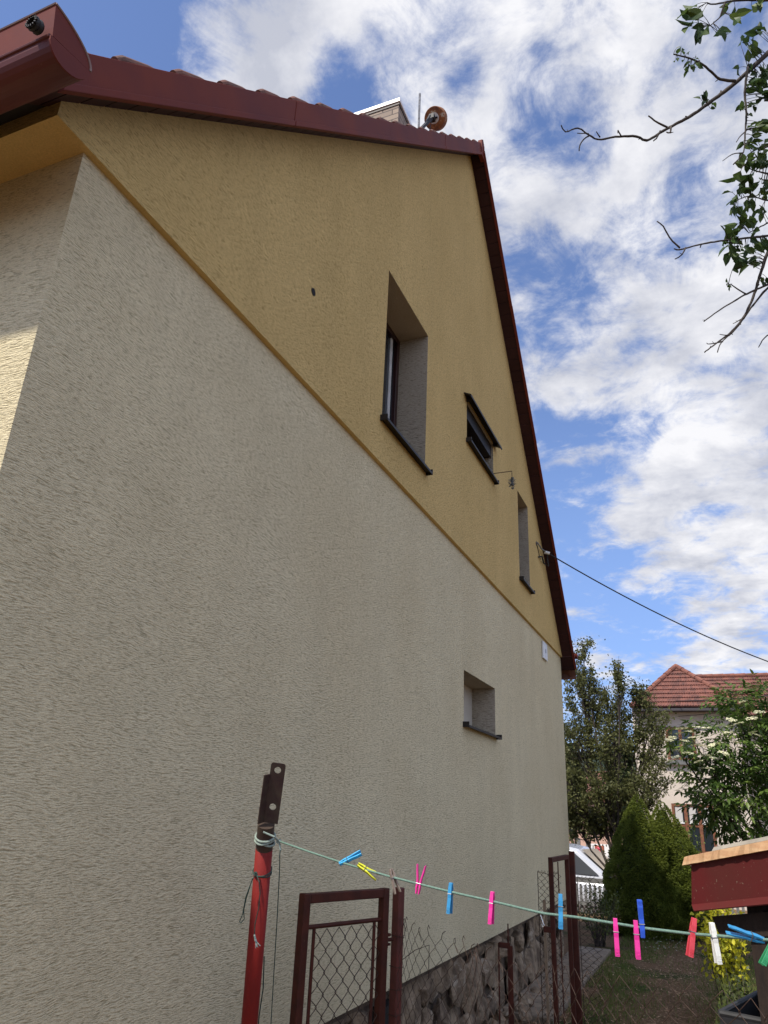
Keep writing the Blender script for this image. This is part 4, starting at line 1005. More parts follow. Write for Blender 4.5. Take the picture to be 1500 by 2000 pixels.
# ------------------------------------------------------------------ vegetation helpers
def leaf(mb, p, d, n, L, W, fold=.25, curl=.15):
    d = d.normalized(); sd = d.cross(n); sd = sd.normalized() if sd.length > 1e-4 else d.orthogonal().normalized(); n2 = sd.cross(d)
    w = W / 2; up = n2 * w * fold
    P = [p, p + d * L * .3 - sd * w * .9 + up, p + d * L * .3 + sd * w * .9 + up, p + d * L * .62 - sd * w * .8 + up - n2 * L * curl * .4, p + d * L * .62 + sd * w * .8 + up - n2 * L * curl * .4, p + d * L - n2 * L * curl, p + d * L * .3, p + d * L * .62 - n2 * L * curl * .4]
    mb.add(P, [(0, 6, 1), (0, 2, 6), (6, 7, 3, 1), (6, 2, 4, 7), (7, 5, 3), (7, 4, 5)])
def qleaf(mb, p, d, L, W):
    d = d.normalized(); n = d.cross(Vector((rnd(-1, 1), rnd(-1, 1), rnd(-1, 1)))); n = n.normalized() * W / 2
    mb.add([p, p + d * L * .5 + n, p + d * L, p + d * L * .5 - n], [(0, 1, 2, 3)])
def rdir(zb=0):
    v = Vector((random.gauss(0, 1), random.gauss(0, 1), random.gauss(0, 1) + zb)); return v.normalized()
BARK = mat('grey_bark', (.075, .06, .048, 1), .9, var=(.035, .028, .023, 1), vscale=12, bump=.5, bscale=60, bdist=.004)

# apple tree whose twigs reach in from the right
ap = thing('apple_tree', (1.9, 2.3, 0), 'apple tree whose leafy twigs reach into the sky from the right edge', 'tree')
br = MB(); lf = MB(); TW = []; br2 = MB()
def px(pts, D0, D1, r0, r1, wob=.003):
    n = len(pts); P = []
    for i, (x, y) in enumerate(pts):
        D = D0 + (D1 - D0) * i / (n - 1); P.append(at(x, y, D) + Vector((rnd(-wob, wob), rnd(-wob, wob), rnd(-wob, wob))))
    # resample with small kinks and bud scars
    Q = [P[0]]
    for i in range(len(P) - 1):
        p0, p1, p2, p3 = P[max(i - 1, 0)], P[i], P[i + 1], P[min(i + 2, len(P) - 1)]
        k = max(2, int((p2 - p1).length / .012))
        for j in range(1, k + 1):
            t = j / k
            q = .5 * ((2 * p1) + (p2 - p0) * t + (2 * p0 - 5 * p1 + 4 * p2 - p3) * t * t + (3 * p1 - p0 - 3 * p2 + p3) * t * t * t)
            Q.append(q + rdir() * .0007)
    TW.extend(Q)
    for i in range(2, len(Q) - 1, 4):                      # buds and spurs
        if random.random() < .45:
            d = rdir(); r_ = (r0 + (r1 - r0) * i / len(Q)); br.tube([Q[i], Q[i] + d * (r_ + rnd(.003, .008))], [r_ * .7, r_ * .35], 5)
    m_ = len(Q); br.tube(Q, [(r0 + (r1 - r0) * (i / (m_ - 1)) ** .8) * (1 + .22 * random.random()) for i in range(m_)], 7)
    return Q
A = px([(1560, 50), (1500, 105), (1440, 160), (1395, 195), (1350, 225), (1300, 252), (1265, 273), (1240, 264), (1200, 267), (1170, 270), (1150, 262), (1128, 253), (1106, 257), (1095, 246)], 2.35, 2.1, .0085, .0016)
px([(1302, 250), (1285, 240), (1265, 227)], 2.18, 2.16, .003, .0018); px([(1312, 246), (1308, 260), (1300, 257)], 2.2, 2.2, .003, .0015); px([(1290, 258), (1283, 270), (1277, 275)], 2.2, 2.19, .003, .0015)
px([(1150, 265), (1141, 271), (1134, 282), (1132, 292)], 2.11, 2.1, .002, .0014); px([(1170, 268), (1163, 256)], 2.12, 2.11, .002, .0012); px([(1213, 265), (1206, 253), (1209, 259)], 2.13, 2.12, .002, .0012)
px([(1150, 261), (1128, 259)], 2.11, 2.1, .0018, .001)
B = px([(1438, 158), (1405, 155), (1390, 140), (1365, 122), (1340, 112), (1314, 106)], 2.28, 2.2, .0045, .0018); px([(1405, 154), (1399, 158)], 2.26, 2.26, .002, .001)
C_ = px([(1560, 4), (1500, 2), (1440, 3), (1395, 10), (1380, 4)], 2.1, 2.0, .005, .0015); px([(1415, 6), (1408, 32), (1400, 40), (1386, 50)], 2.0, 2.0, .0025, .001)
D_ = px([(1462, 130), (1456, 180), (1458, 220), (1456, 262), (1450, 298), (1434, 322)], 2.3, 2.2, .0040, .0016); px([(1457, 255), (1446, 268), (1439, 279)], 2.25, 2.22, .002, .001); px([(1451, 297), (1432, 300), (1412, 314)], 2.2, 2.18, .002, .0008)
E_ = px([(1560, 455), (1500, 462), (1460, 465), (1420, 470), (1370, 478), (1328, 486), (1316, 487)], 2.3, 2.15, .0042, .0018); px([(1328, 483), (1308, 462), (1294, 442), (1284, 432)], 2.16, 2.14, .0028, .0016); px([(1341, 484), (1332, 497), (1318, 505)], 2.17, 2.16, .0022, .0013); px([(1370, 478), (1368, 486)], 2.2, 2.2, .0018, .0012)
F_ = px([(1540, 430), (1500, 490), (1485, 535), (1470, 580), (1450, 620), (1425, 650), (1398, 672), (1376, 688)], 2.4, 2.2, .0065, .0016); px([(1530, 545), (1500, 557), (1452, 577), (1410, 605), (1373, 628)], 2.3, 2.2, .004, .0014); px([(1456, 576), (1440, 563), (1430, 557), (1420, 556)], 2.25, 2.22, .0024, .001)
px([(1540, 530), (1500, 562), (1470, 597), (1440, 640), (1410, 668), (1402, 688)], 2.45, 2.3, .0045, .0014); px([(1450, 622), (1430, 630)], 2.3, 2.28, .0018, .001); px([(1425, 655), (1404, 653)], 2.25, 2.22, .0018, .001); px([(1410, 668), (1388, 672), (1378, 669)], 2.24, 2.22, .002, .001)
px([(1540, 640), (1500, 655), (1482, 677)], 2.3, 2.25, .003, .0012); px([(1500, 340), (1470, 330), (1450, 322)], 2.3, 2.25, .003, .001); px([(1510, 430), (1480, 445), (1462, 455)], 2.3, 2.25, .003, .001)
px([(1560, 260), (1500, 285), (1470, 295), (1455, 310)], 2.35, 2.25, .004, .001); px([(1560, 380), (1500, 392), (1465, 382), (1440, 390)], 2.35, 2.25, .004, .001)
trunk_top = Vector((1.75, 2.35, 2.2)); OFF = []
br.tube([(1.9, 2.3, -.1), (1.88, 2.32, .8), (1.8, 2.34, 1.6), trunk_top], [.12, .10, .085, .07], 14)
def limb(pts, rs):                                          # curved limb through the points, remembered for its leaves
    P = [Vector(p) for p in pts]; Q = []; R0 = []
    for i in range(len(P) - 1):
        p0, p1, p2, p3 = P[max(i - 1, 0)], P[i], P[i + 1], P[min(i + 2, len(P) - 1)]
        for j in range(10):
            t = j / 10; Q.append(.5 * ((2 * p1) + (p2 - p0) * t + (2 * p0 - 5 * p1 + 4 * p2 - p3) * t * t + (3 * p1 - p0 - 3 * p2 + p3) * t * t * t) + rdir() * .004); R0.append(rs[i] + (rs[i + 1] - rs[i]) * t)
    Q.append(P[-1]); R0.append(rs[-1]); br.tube(Q, R0, 9); OFF.extend(Q[12:])
fork_hi = Vector((1.30, 2.30, 3.55)); fork_lo = Vector((1.15, 2.45, 2.95)); fork_top = Vector((1.45, 2.1, 4.1))
limb([trunk_top, (1.62, 2.40, 2.75), fork_hi], [.06, .045, .03]); limb([trunk_top, (1.5, 2.5, 2.6), fork_lo], [.05, .036, .024]); limb([fork_hi, (1.42, 2.15, 3.85), fork_top], [.028, .022, .016])
for tgt, fk, r in ((at(1560, 50, 2.35), fork_hi, .0085), (at(1560, 4, 2.1), fork_hi, .005), (at(1560, 455, 2.3), fork_lo, .0055), (at(1540, 430, 2.4), fork_lo, .0065), (at(1560, 260, 2.35), fork_hi, .004), (at(1530, 545, 2.3), fork_lo, .004), (at(1540, 640, 2.3), fork_lo, .004), (at(1540, 530, 2.45), fork_lo, .0045), (at(1560, 380, 2.35), fork_lo, .004)):
    mid = fk.lerp(tgt, rnd(.35, .6)) + rdir() * .09; mid.x = max(mid.x, tgt.x + .03); limb([fk, mid, tgt], [.014, .010, r])
for i in range(14):                                          # further boughs away from the picture
    st = random.choice((fork_hi, fork_lo, fork_top, trunk_top)); d = Vector((rnd(.1, 1), rnd(-.8, .9), rnd(-.1, .8))).normalized(); m1 = st + d * rnd(.3, .5) + rdir() * .08; limb([st, m1, m1 + (d + rdir() * .5).normalized() * rnd(.3, .6)], [.02, .012, .003])
clusters = [(1352, 17, 8, 2, 1.2), (1365, 30, 16, 4, 1.25), (1378, 55, 12, 3, 1.25), (1404, 60, 8, 3, 1.0), (1430, 30, 9, 2, 1.3), (1420, 8, 12, 3, 1.1), (1478, 14, 12, 3, 1.1), (1455, 82, 10, 2, 1.2), (1488, 62, 10, 3, 1.1), (1480, 95, 12, 4, 1.1), (1462, 130, 16, 5, .9), (1485, 140, 16, 7, 1.1), (1465, 165, 18, 7, 1.15), (1490, 180, 12, 6, 1),
    (1330, 107, 14, 6, .5), (1350, 132, 12, 6, .6), (1362, 120, 10, 5, .5), (1378, 195, 12, 5, .75), (1388, 210, 5, 1, .5), (1448, 208, 8, 3, .8), (1468, 205, 8, 4, .7), (1462, 225, 6, 2, .6), (1490, 190, 8, 2, 1.2), (1470, 255, 10, 5, .8), (1488, 250, 10, 5, .9), (1462, 285, 10, 6, .9), (1485, 290, 14, 7, .9),
    (1460, 315, 12, 6, 1), (1490, 325, 14, 8, 1), (1445, 345, 6, 1, 1.5), (1468, 340, 8, 3, 1.1), (1492, 355, 8, 6, .9), (1440, 380, 9, 4, 1.1), (1438, 400, 9, 4, 1.1), (1465, 372, 10, 4, 1.1), (1468, 395, 12, 5, 1), (1492, 382, 10, 4, .9), (1488, 412, 8, 3, .8), (1448, 440, 10, 4, 1), (1470, 450, 10, 4, 1.1), (1425, 465, 12, 5, 1), (1440, 465, 12, 6, 1), (1432, 490, 12, 5, 1.1), (1458, 480, 10, 4, .9), (1432, 525, 5, 1, 1.4), (1462, 515, 8, 3, 1.2), (1478, 500, 12, 5, 1.2), (1490, 475, 10, 6, 1.1), (1424, 556, 8, 3, .4), (1488, 552, 8, 3, .6)]
RT = ROT.transposed(); TWP = []
for q in TW:
    c_ = RT @ (q - EYE); TWP.append((c_.x / c_.z * FPX + 750, c_.y / c_.z * FPX + 1000, c_.z, q))
for cx_, cy_, sp_, n, sz in clusters:
    for i in range(int(n * 1.7 + .5)):
        x_ = cx_ + random.gauss(0, sp_ * .5); y_ = cy_ + random.gauss(0, sp_ * .5)
        near = min(TWP, key=lambda t: (t[0] - x_) ** 2 + (t[1] - y_) ** 2); nq = near[3]
        p = at(x_, y_, near[2] + rnd(-.03, .03)); L_ = rnd(.030, .044) * sz
        if (p - nq).length < .09: br.tube([nq, nq.lerp(p, .5) + Vector((0, 0, .003)), p], [.0011, .0008, .0006], 4)
        leaf(lf, p, ((p - nq).normalized() + rdir(-.3) * .8), rdir(.6), L_, L_ * rnd(.5, .68), .35, rnd(.0, .4))
obj('trunk', br, BARK, ap, smooth=True)
for i in range(1500):                                      # leaves on the limbs outside the picture
    nq = random.choice(OFF); p = nq + rdir() * rnd(.02, .09)
    c_ = RT @ (p - EYE)
    if c_.z > 0 and c_.x / c_.z * FPX + 750 < 1545 and c_.y / c_.z * FPX + 1000 > -60: continue
    leaf(lf, p, (p - nq).normalized() + rdir(-.3) * .6, rdir(.6), .045, .03)
obj('foliage', lf, leafmat('apple_leaf', [(.018, .035, .010, 1), (.045, .085, .022, 1), (.11, .16, .035, 1)], .35, .45, 6), ap)

# airy deciduous tree at the street
def tree(name, base, H, crowns, nleaf, lsz, lm, label, trunkr=.09, seed=1, stems=5, group=None, spread=.07):
    """crowns: ellipsoids (x,y,z,rx,ry,rz,weight); limbs grow from the base towards points in them, leaves sit on twigs"""
    random.seed(seed); base = Vector(base)
    t = thing(name, tuple(base), label, 'tree' if H > 2.2 else 'shrub', group); b = MB(); l = MB()
    tot = sum(c[6] for c in crowns); twigs = []
    for c in crowns:
        cc = Vector(c[:3]); k = max(3, int(stems * c[6]))
        root = base + Vector((rnd(-.05, .05), rnd(-.05, .05), H * .12)); mid = root.lerp(cc, .55) + rdir() * .12
        b.tube([base - Vector((0, 0, .1)), root, mid, cc], [trunkr * .5, trunkr * .4, trunkr * .2, trunkr * .08], 8)
        for i in range(k * 4):
            d = rdir(.25); q = cc + Vector((d.x * c[3], d.y * c[4], d.z * c[5])) * rnd(.55, 1.02)
            st = mid.lerp(cc, rnd(0, 1)); m2 = st.lerp(q, .5) + rdir() * .06; b.tube([st, m2, q], [trunkr * .12, trunkr * .07, trunkr * .03], 5); twigs.append((st.lerp(m2, .5), m2, q, c))
    n_per = nleaf // max(1, len(twigs))
    for (a, m2, q, c) in twigs:
        for j in range(3):
            q2 = m2.lerp(q, rnd(.2, 1)) + rdir(.2) * rnd(.05, .25) * min(c[3], c[5]); st = m2.lerp(q, rnd(0, .8)); b.tube([st, q2], [trunkr * .03, trunkr * .015], 4)
            for i in range(n_per // 3):
                u = rnd(.1, 1.05); p = st.lerp(q2, u) + rdir() * abs(random.gauss(0, spread)); s_ = lsz * rnd(.7, 1.3); qleaf(l, p, rdir(.1), s_, s_ * .62)
    obj('trunk', b, BARK, t); obj('crown', l, lm, t); return t
TREEL = leafmat('olive_tree_leaf', [(.055, .062, .022, 1), (.12, .13, .045, 1), (.22, .22, .09, 1)], .5, .5, 1.1)
Yt = 15.3
def cr(x, y, rx, rz_, w, Yv=Yt, ry=None):
    c = aty(x, y, Yv); k = Yv / (raydir(x, y).y) / FPX * 1.08; return (c.x, Yv + rnd(-.3, .3), c.z, rx * k, (ry or rx) * k, rz_ * k, w)
cw = [cr(1135, 1270, 22, 32, .5), cr(1215, 1320, 12, 34, .25), cr(1135, 1340, 45, 50, 1.5), cr(1190, 1375, 48, 45, 1.3), cr(1255, 1350, 32, 25, .6), cr(1290, 1400, 30, 26, .7), cr(1130, 1440, 45, 50, 1.5), cr(1200, 1450, 48, 50, 1.5), cr(1265, 1440, 35, 40, .8), cr(1290, 1500, 28, 30, .45), cr(1120, 1540, 42, 50, 1.6), cr(1190, 1540, 45, 48, 1.6), cr(1250, 1545, 40, 35, 1.1), cr(1130, 1610, 42, 35, 1.4), cr(1190, 1605, 40, 34, 1.3)]
bt_ = aty(1205, 1700, Yt)
tree('garden_tree', (bt_.x, Yt, 0), 4.8, cw, 34000, .052, TREEL, 'airy olive-green deciduous tree with see-through crown right behind the house corner', .075, 5, 7, None, .10)

# elder bush in flower
random.seed(11)
el = thing('elder_bush', (1.2, 12.4, 0), 'large elder bush with flat cream flower heads at the right edge', 'shrub')
ELD = leafmat('elder_leaf', [(.025, .05, .012, 1), (.075, .13, .025, 1), (.17, .23, .05, 1)], .3, .42, 2)
l = MB(); b = MB(); fl_ = MB()
def eC(x, y, rx, rz_, Yv): 
    c = aty(x, y, Yv); k = Yv / (raydir(x, y).y) / FPX; return c, rx * k, rz_ * k
zones = [(1470, 1400, 62, 42, 9.4, 700), (1410, 1455, 55, 42, 9.1, 600), (1480, 1480, 60, 60, 9.3, 1000), (1440, 1545, 70, 50, 9.0, 1000), (1380, 1535, 36, 28, 8.8, 240), (1350, 1440, 40, 18, 8.8, 110), (1325, 1468, 26, 14, 8.7, 50), (1500, 1360, 50, 20, 9.4, 250), (1430, 1362, 40, 12, 9.3, 120), (1450, 1600, 50, 30, 9.2, 500), (1540, 1500, 60, 120, 9.6, 900), (1385, 1580, 26, 16, 9, 120)]
rb = Vector((1.0, 12.4, 0))
for (x, y, rx, rz_, Yv, n) in zones:
    Yv *= 1.32
    c, ax_, az_ = eC(x, y, rx, rz_, Yv); b.tube([rb, rb.lerp(c, .5) + Vector((0, 0, .2)), c], [.03, .018, .008], 6)
    for i in range(n // 5):
        d = rdir(); p = c + Vector((d.x * ax_, d.y * max(ax_, .25), d.z * az_)) * (rnd(0, 1) ** .4)
        out = (p - c); out = (out.normalized() if out.length > 1e-3 else Vector((0, 0, 1))) + Vector((0, 0, -.25)) + rdir() * .5; out.normalize(); nn = (Vector((0, 0, 1)) + rdir() * .5).normalized()
        # compound leaf: 5-7 leaflets along a stalk
        Ls_ = rnd(.16, .26)
        for kk in range(3):
            q = p + out * Ls_ * (.35 + .3 * kk); sd = out.cross(nn).normalized()
            for sg in (1, -1): leaf(l, q, (out * .6 + sd * sg), nn, rnd(.08, .125), rnd(.034, .046), .2, .25)
        leaf(l, p + out * Ls_ * .98, out, nn, .12, .046, .2, .25)
heads = [(1300, 1475), (1320, 1465), (1340, 1453), (1310, 1486), (1330, 1422), (1345, 1428), (1360, 1420), (1380, 1421), (1310, 1445), (1345, 1470), (1318, 1478), (1368, 1500), (1375, 1457), (1390, 1455), (1400, 1452), (1352, 1440), (1420, 1430), (1430, 1405), (1445, 1412), (1395, 1480), (1365, 1487), (1440, 1450), (1470, 1430), (1468, 1402), (1475, 1435), (1415, 1470), (1425, 1418), (1405, 1417), (1380, 1475), (1450, 1370), (1385, 1500), (1360, 1544), (1340, 1460), (1328, 1432), (1480, 1390), (1340, 1446), (1312, 1440), (1355, 1455)]
for (x, y) in heads:
    c = aty(x + rnd(-3, 3), y, rnd(11.0, 11.4)); R0 = rnd(.045, .085); tl = Vector((rnd(-.3, .3), rnd(-.5, .1), 1)).normalized(); u = tl.orthogonal().normalized(); v = tl.cross(u)
    for i in range(46):
        a = rnd(0, 6.28); r = R0 * math.sqrt(rnd(0, 1)); p = c + (u * math.cos(a) + v * math.sin(a)) * r + tl * rnd(-.006, .01) - tl * r * r * 1.5
        q = rnd(.009, .016); uu = u * q; vv = v * q; s0 = tl * rnd(-.004, .004)
        fl_.add([p - uu, p - vv + s0, p + uu, p + vv - s0], [(0, 1, 2, 3)])
    b.tube([c - tl * .12 + rdir() * .02, c - tl * .03], .003, 4)
    for i in range(4):
        a = i * 1.57; b.tube([c - tl * .04, c + (u * math.cos(a) + v * math.sin(a)) * R0 * .6 - tl * .006], .0018, 3)
obj('trunk', b, BARK, el); obj('crown', l, ELD, el); obj('flower_head', fl_, leafmat('elder_flower', [(.50, .50, .30, 1), (.72, .70, .45, 1), (.80, .78, .58, 1)], .2, .7), el)
s = MB()
for i in range(22):
    x0, y0 = 1500 + rnd(0, 20), 1470 + rnd(-30, 60); a = at(x0, y0, 11.2); p = a; pts = [p]
    dx, dy = rnd(-34, -12), rnd(-34, 12)
    q = at(x0 + dx, y0 + dy, 11.1); q2 = at(x0 + dx * 2 + rnd(-6, 6), y0 + dy * 1.8 + rnd(-8, 4), 11.0)
    s.tube([a, q, q2], [.006, .004, .002], 5); s.tube([q, q + rdir() * .12], [.003, .0012], 4)
obj('dead_twigs', s, mat('bleached_twig', (.36, .32, .27, 1), .9), el)

# dwarf conical spruces
def spruce(apex_px, Yv, rbase, label, seed, H0=.05):
    random.seed(seed); ap_ = aty(apex_px[0], apex_px[1], Yv); H = ap_.z; t = thing('dwarf_spruce', (ap_.x, Yv, 0), label, 'tree', 'pair of dwarf spruces')
    b = MB(); b.tube([(ap_.x, Yv, -.05), (ap_.x, Yv, H * .5), (ap_.x, Yv, H * .95)], [.05, .03, .008], 8); obj('trunk', b, BARK, t)
    l = MB()
    def rad(h):                                                # h 0..1 upwards
        return rbase * (1 - h ** 1.9) ** .95 * (.62 + .38 * min(1, h * 6 + .15)) + .015
    for i in range(42000):
        h = 1 - math.sqrt(rnd(0, 1)) * .985; h = max(h, .02); a = rnd(0, 6.283)
        if math.sin(a) > .55 and random.random() < .8: continue
        bmp = noise.noise(Vector((math.cos(a) * 2.6 + seed, math.sin(a) * 2.6, h * 7))) * .26 + noise.noise(Vector((math.cos(a) * 6, math.sin(a) * 6 + seed, h * 17))) * .13
        r = rad(h) * (1 + bmp) * (1 - abs(random.gauss(0, .07)))
        o = Vector((math.cos(a), math.sin(a), 0)); p = Vector((ap_.x, Yv, h * H)) + o * r
        d = (o * 1.0 + Vector((0, 0, .25)) + rdir() * .7).normalized(); L_ = rnd(.018, .036)
        sd = d.cross(Vector((0, 0, 1))).normalized()
        for q in range(3):
            dd = (d + sd * (q - 1) * .7 + rdir() * .2).normalized(); n = dd.cross(rdir()).normalized() * .0088
            l.add([p - n, p + n, p + dd * L_], [(0, 1, 2)])
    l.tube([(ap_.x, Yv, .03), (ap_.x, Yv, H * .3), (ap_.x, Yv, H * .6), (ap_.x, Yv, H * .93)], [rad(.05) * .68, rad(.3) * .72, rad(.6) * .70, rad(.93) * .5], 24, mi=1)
    obj('crown', l, [SPR, SPRD], t)
SPR = leafmat('spruce_needle', [(.055, .078, .014, 1), (.15, .19, .03, 1), (.27, .31, .06, 1)], .42, .6, 3.5)
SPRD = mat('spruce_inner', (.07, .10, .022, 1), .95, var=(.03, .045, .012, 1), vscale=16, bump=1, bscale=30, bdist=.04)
spruce((1243, 1551), 13.4, .64, 'taller left dwarf spruce of the dense conical pair in the garden', 3)
spruce((1291, 1564), 13.65, .66, 'shorter right dwarf spruce of the dense conical pair in the garden', 4)

# shrubs
def shrub(name, c, r, n, lsz, lm, label, seed, stems=9, q=True, flat=.9):
    random.seed(seed); c = Vector(c); t = thing(name, (c.x, c.y, 0), label, 'shrub'); b = MB(); l = MB()
    for i in range(stems * 3):
        d = rdir(.4); e_ = c + Vector((d.x * r[0], d.y * r[1], d.z * r[2])) * rnd(.6, 1.05); st = Vector((c.x + rnd(-.06, .06), c.y + rnd(-.06, .06), 0)); m_ = st.lerp(e_, .5) + rdir() * .05
        b.tube([st, m_, e_], [.008, .005, .002], 5)
        for j in range(n // (stems * 3)):
            p = m_.lerp(e_, rnd(0, 1.1)) + rdir() * rnd(0, .10); s_ = lsz * rnd(.7, 1.3)
            if q: qleaf(l, p, rdir(.2), s_, s_ * .6)
            else: leaf(l, p, rdir(-.1), rdir(.8), s_, s_ * .6, .2, .2)
    obj('stem', b, BARK, t); obj('foliage', l, lm, t); return t
c = aty(1160, 1770, 11.9); shrub('rose_shrub', (c.x + .05, 11.9, c.z + .02), (.35, .3, .30), 1200, .034, leafmat('shrub_leaf', [(.03, .04, .012, 1), (.085, .11, .03, 1), (.17, .18, .05, 1)], .3), 'thin straggly shrub between the iron post and the left dwarf spruce', 21)
c = aty(1342, 1650, 14.6); shrub('box_shrub', (c.x, 14.6, c.z - .1), (.28, .3, .55), 2300, .045, leafmat('light_shrub_leaf', [(.04, .055, .012, 1), (.11, .15, .03, 1), (.22, .26, .06, 1)], .35), 'light green shrub right behind the pair of dwarf spruces', 22)
c = aty(1408, 1805, 8.6); shrub('yellow_shrub', (c.x, 8.6, c.z - .05), (.20, .25, .26), 1300, .05, leafmat('yellow_leaf', [(.22, .24, .02, 1), (.48, .46, .03, 1), (.70, .62, .05, 1)], .35), 'bright yellow-leaved shrub beside the dark shed post', 23, q=False)
for i in range(1):
    c = aty(1445, 1945, 5.6); 
    shrub('weed_clump', (c.x + .02, 5.9, .35), (.14, .9, .38), 2600, .032, leafmat('weed_leaf', [(.02, .028, .010, 1), (.055, .07, .022, 1), (.12, .13, .05, 1)], .25), 'tangle of weeds and thin stems between the path and the shed', 24, 14)

# grass ------------------------------------------------------------
random.seed(9)
s = MB()
for i in range(60000):
    y = rnd(5.5, 14.2); x = rnd(-1.45, 1.5)
    pc = -.62 + (y - 8) * .035 + .08 * math.sin(y); on = math.exp(-((x - pc) / .42) ** 2)
    if random.random() < on * .93: continue
    if noise.noise(Vector((x * 1.7, y * 1.7, 3))) < -.25: continue
    z = ground_z(x, y); h = rnd(.02, .065); a = rnd(0, 6.28); d = Vector((math.cos(a), math.sin(a), 0)); tip = Vector((x, y, z + h)) + Vector((rnd(-.03, .03), rnd(-.03, .03), 0)); w = .003
    s.add([Vector((x, y, z)) - d * w, Vector((x, y, z)) + d * w, tip], [(0, 1, 2)])
for i in range(900):                                      # tall weedy stems along the shed side
    y = rnd(5.2, 8.6); x = rnd(-.16, .28) + (y - 6) * .03; z = 0; h = rnd(.15, .5); w = .004; a = rnd(0, 6.28); d = Vector((math.cos(a), math.sin(a), 0)) * w
    m0 = Vector((x, y, 0)); m1 = m0 + Vector((rnd(-.04, .04), rnd(-.04, .04), h * .6)); m2 = m1 + Vector((rnd(-.10, .10), rnd(-.10, .10), h * .4))
    s.add([m0 - d, m0 + d, m1 + d, m1 - d, m2], [(0, 1, 2, 3), (3, 2, 4)])
obj('grass', s, leafmat('grass_blade', [(.045, .07, .014, 1), (.10, .14, .028, 1), (.19, .22, .06, 1)], .3, .6, 1.2), kind='stuff')
s = MB()
for i in range(55):
    p = Vector((rnd(-1.2, -.45), rnd(11.6, 13.1), 0)); p.z = rnd(.05, .09); r = .010
    s.add([p + Vector((-r, 0, 0)), p + Vector((0, -r, .004)), p + Vector((r, 0, 0)), p + Vector((0, r, .004))], [(0, 1, 2, 3)])
obj('daisies', s, mat('daisy_white', (.7, .7, .62, 1), .7), kind='stuff')

# ------------------------------------------------------------------ street side
FENW = mat('grey_white_paint', (.17, .17, .165, 1), .7, var=(.11, .11, .105, 1), vscale=8)
PY_ = 15.5
pk = thing('picket_fence', (-1.5, PY_, 0), 'pale grey picket fence with a broad top rail along the street', 'fence')
za = aty(1150, 1718, PY_).z
s = MB(); s.bar((-4.6, PY_, za), (3.5, PY_, za - .04), .03, .085); s.bar((-4.6, PY_, .18), (3.5, PY_, .15), .03, .06); obj('rail', s, FENW, pk)
x = -4.6; k = 0
while x < 3.5:
    if k < 96:
        s = MB(); h = za - .075 - .005 * (k % 3); s.add([(x, PY_ + .02, .02), (x + .045, PY_ + .02, .02), (x + .045, PY_ + .02, h - .02), (x + .0225, PY_ + .02, h), (x, PY_ + .02, h - .02), (x, PY_ + .035, .02), (x + .045, PY_ + .035, .02), (x + .045, PY_ + .035, h - .02), (x + .0225, PY_ + .035, h), (x, PY_ + .035, h - .02)],
            [(0, 1, 2, 3, 4), (9, 8, 7, 6, 5), (0, 5, 6, 1), (1, 6, 7, 2), (2, 7, 8, 3), (3, 8, 9, 4), (4, 9, 5, 0)])
        obj('picket', s, FENW, pk)
    x += .085; k += 1
# parked car (nose to the right, towards the viewer)
CARP = mat('white_car_paint', (.46, .48, .52, 1), .25, coat=.6)
CARG = glassmat('car_glass', (.02, .022, .022, 1), .05); CARW = glassmat('windscreen_tan_reflection', (.28, .24, .18, 1), .12)  # windscreen's tan base colour is a painted reflection
car = thing('parked_car', (0, 0, 0), 'white hatchback parked behind the picket fence, its roof and windscreen showing', 'car')
def loft(sections):                                      # sections: list of (x, [(y,z)...])
    s = MB(); n = len(sections[0][1]); vs = [(x, y, z) for x, pr in sections for y, z in pr]
    fs = [(i * n + k, i * n + (k + 1) % n, (i + 1) * n + (k + 1) % n, (i + 1) * n + k) for i in range(len(sections) - 1) for k in range(n)]
    fs += [tuple(range(n)), tuple((len(sections) - 1) * n + k for k in range(n - 1, -1, -1))]
    s.add(vs, fs); return s
def low(z0, z1, w): return [(-w, z0), (-w * 1.02, (z0 + z1) / 2), (-w * .95, z1), (-w * .6, z1 + .03), (w * .6, z1 + .03), (w * .95, z1), (w * 1.02, (z0 + z1) / 2), (w, z0)]
body = loft([(-2.0, low(.35, .75, .72)), (-1.95, low(.28, .88, .82)), (-1.3, low(.22, .95, .86)), (0, low(.22, .93, .87)), (1.0, low(.22, .92, .86)), (1.25, low(.22, .88, .85)), (1.8, low(.25, .72, .82)), (2.02, low(.3, .58, .7))])
def cab(zt, w0, w1): return [(-w0, .90), (-w1, zt - .06), (-w1 * .85, zt), (w1 * .85, zt), (w1, zt - .06), (w0, .90)]
cabin = loft([(-1.95, cab(.98, .74, .70)), (-1.55, cab(1.40, .80, .62)), (-.9, cab(1.50, .82, .64)), (-.2, cab(1.51, .82, .64)), (.25, cab(1.44, .82, .63)), (.95, cab(.93, .82, .80))])
def carT(v):
    a = R_(-9); c_, s_ = math.cos(a), math.sin(a); return Vector((v.x * c_ - v.y * s_, v.x * s_ + v.y * c_, v.z))
CP = Vector((aty(1137, 1665, 18.5).x - .25, 19.1, aty(1120, 1652, 18.5).z - 1.5))
car.location = CP
def cobj(n, mb, mt, par, **k):
    mb.v = [carT(v) + CP for v in mb.v]; return obj(n, mb, mt, par, **k)
bo = cobj('body', body, CARP, car, smooth=True); cobj('roof_and_pillars', cabin, CARP, car, smooth=False, bevel=.03)
s = MB(); s.add([(.31, -.55, 1.40), (.31, .55, 1.40), (.87, .68, .99), (.87, -.68, .99)], [(0, 1, 2, 3)]); s.add([(.316, -.55, 1.393), (.316, .55, 1.393), (.876, .68, .983), (.876, -.68, .983)], [(0, 1, 2, 3)])
for i, v in enumerate(s.v): s.v[i] = v + Vector((.025, 0, .035))
cobj('windscreen', s, CARW, car)
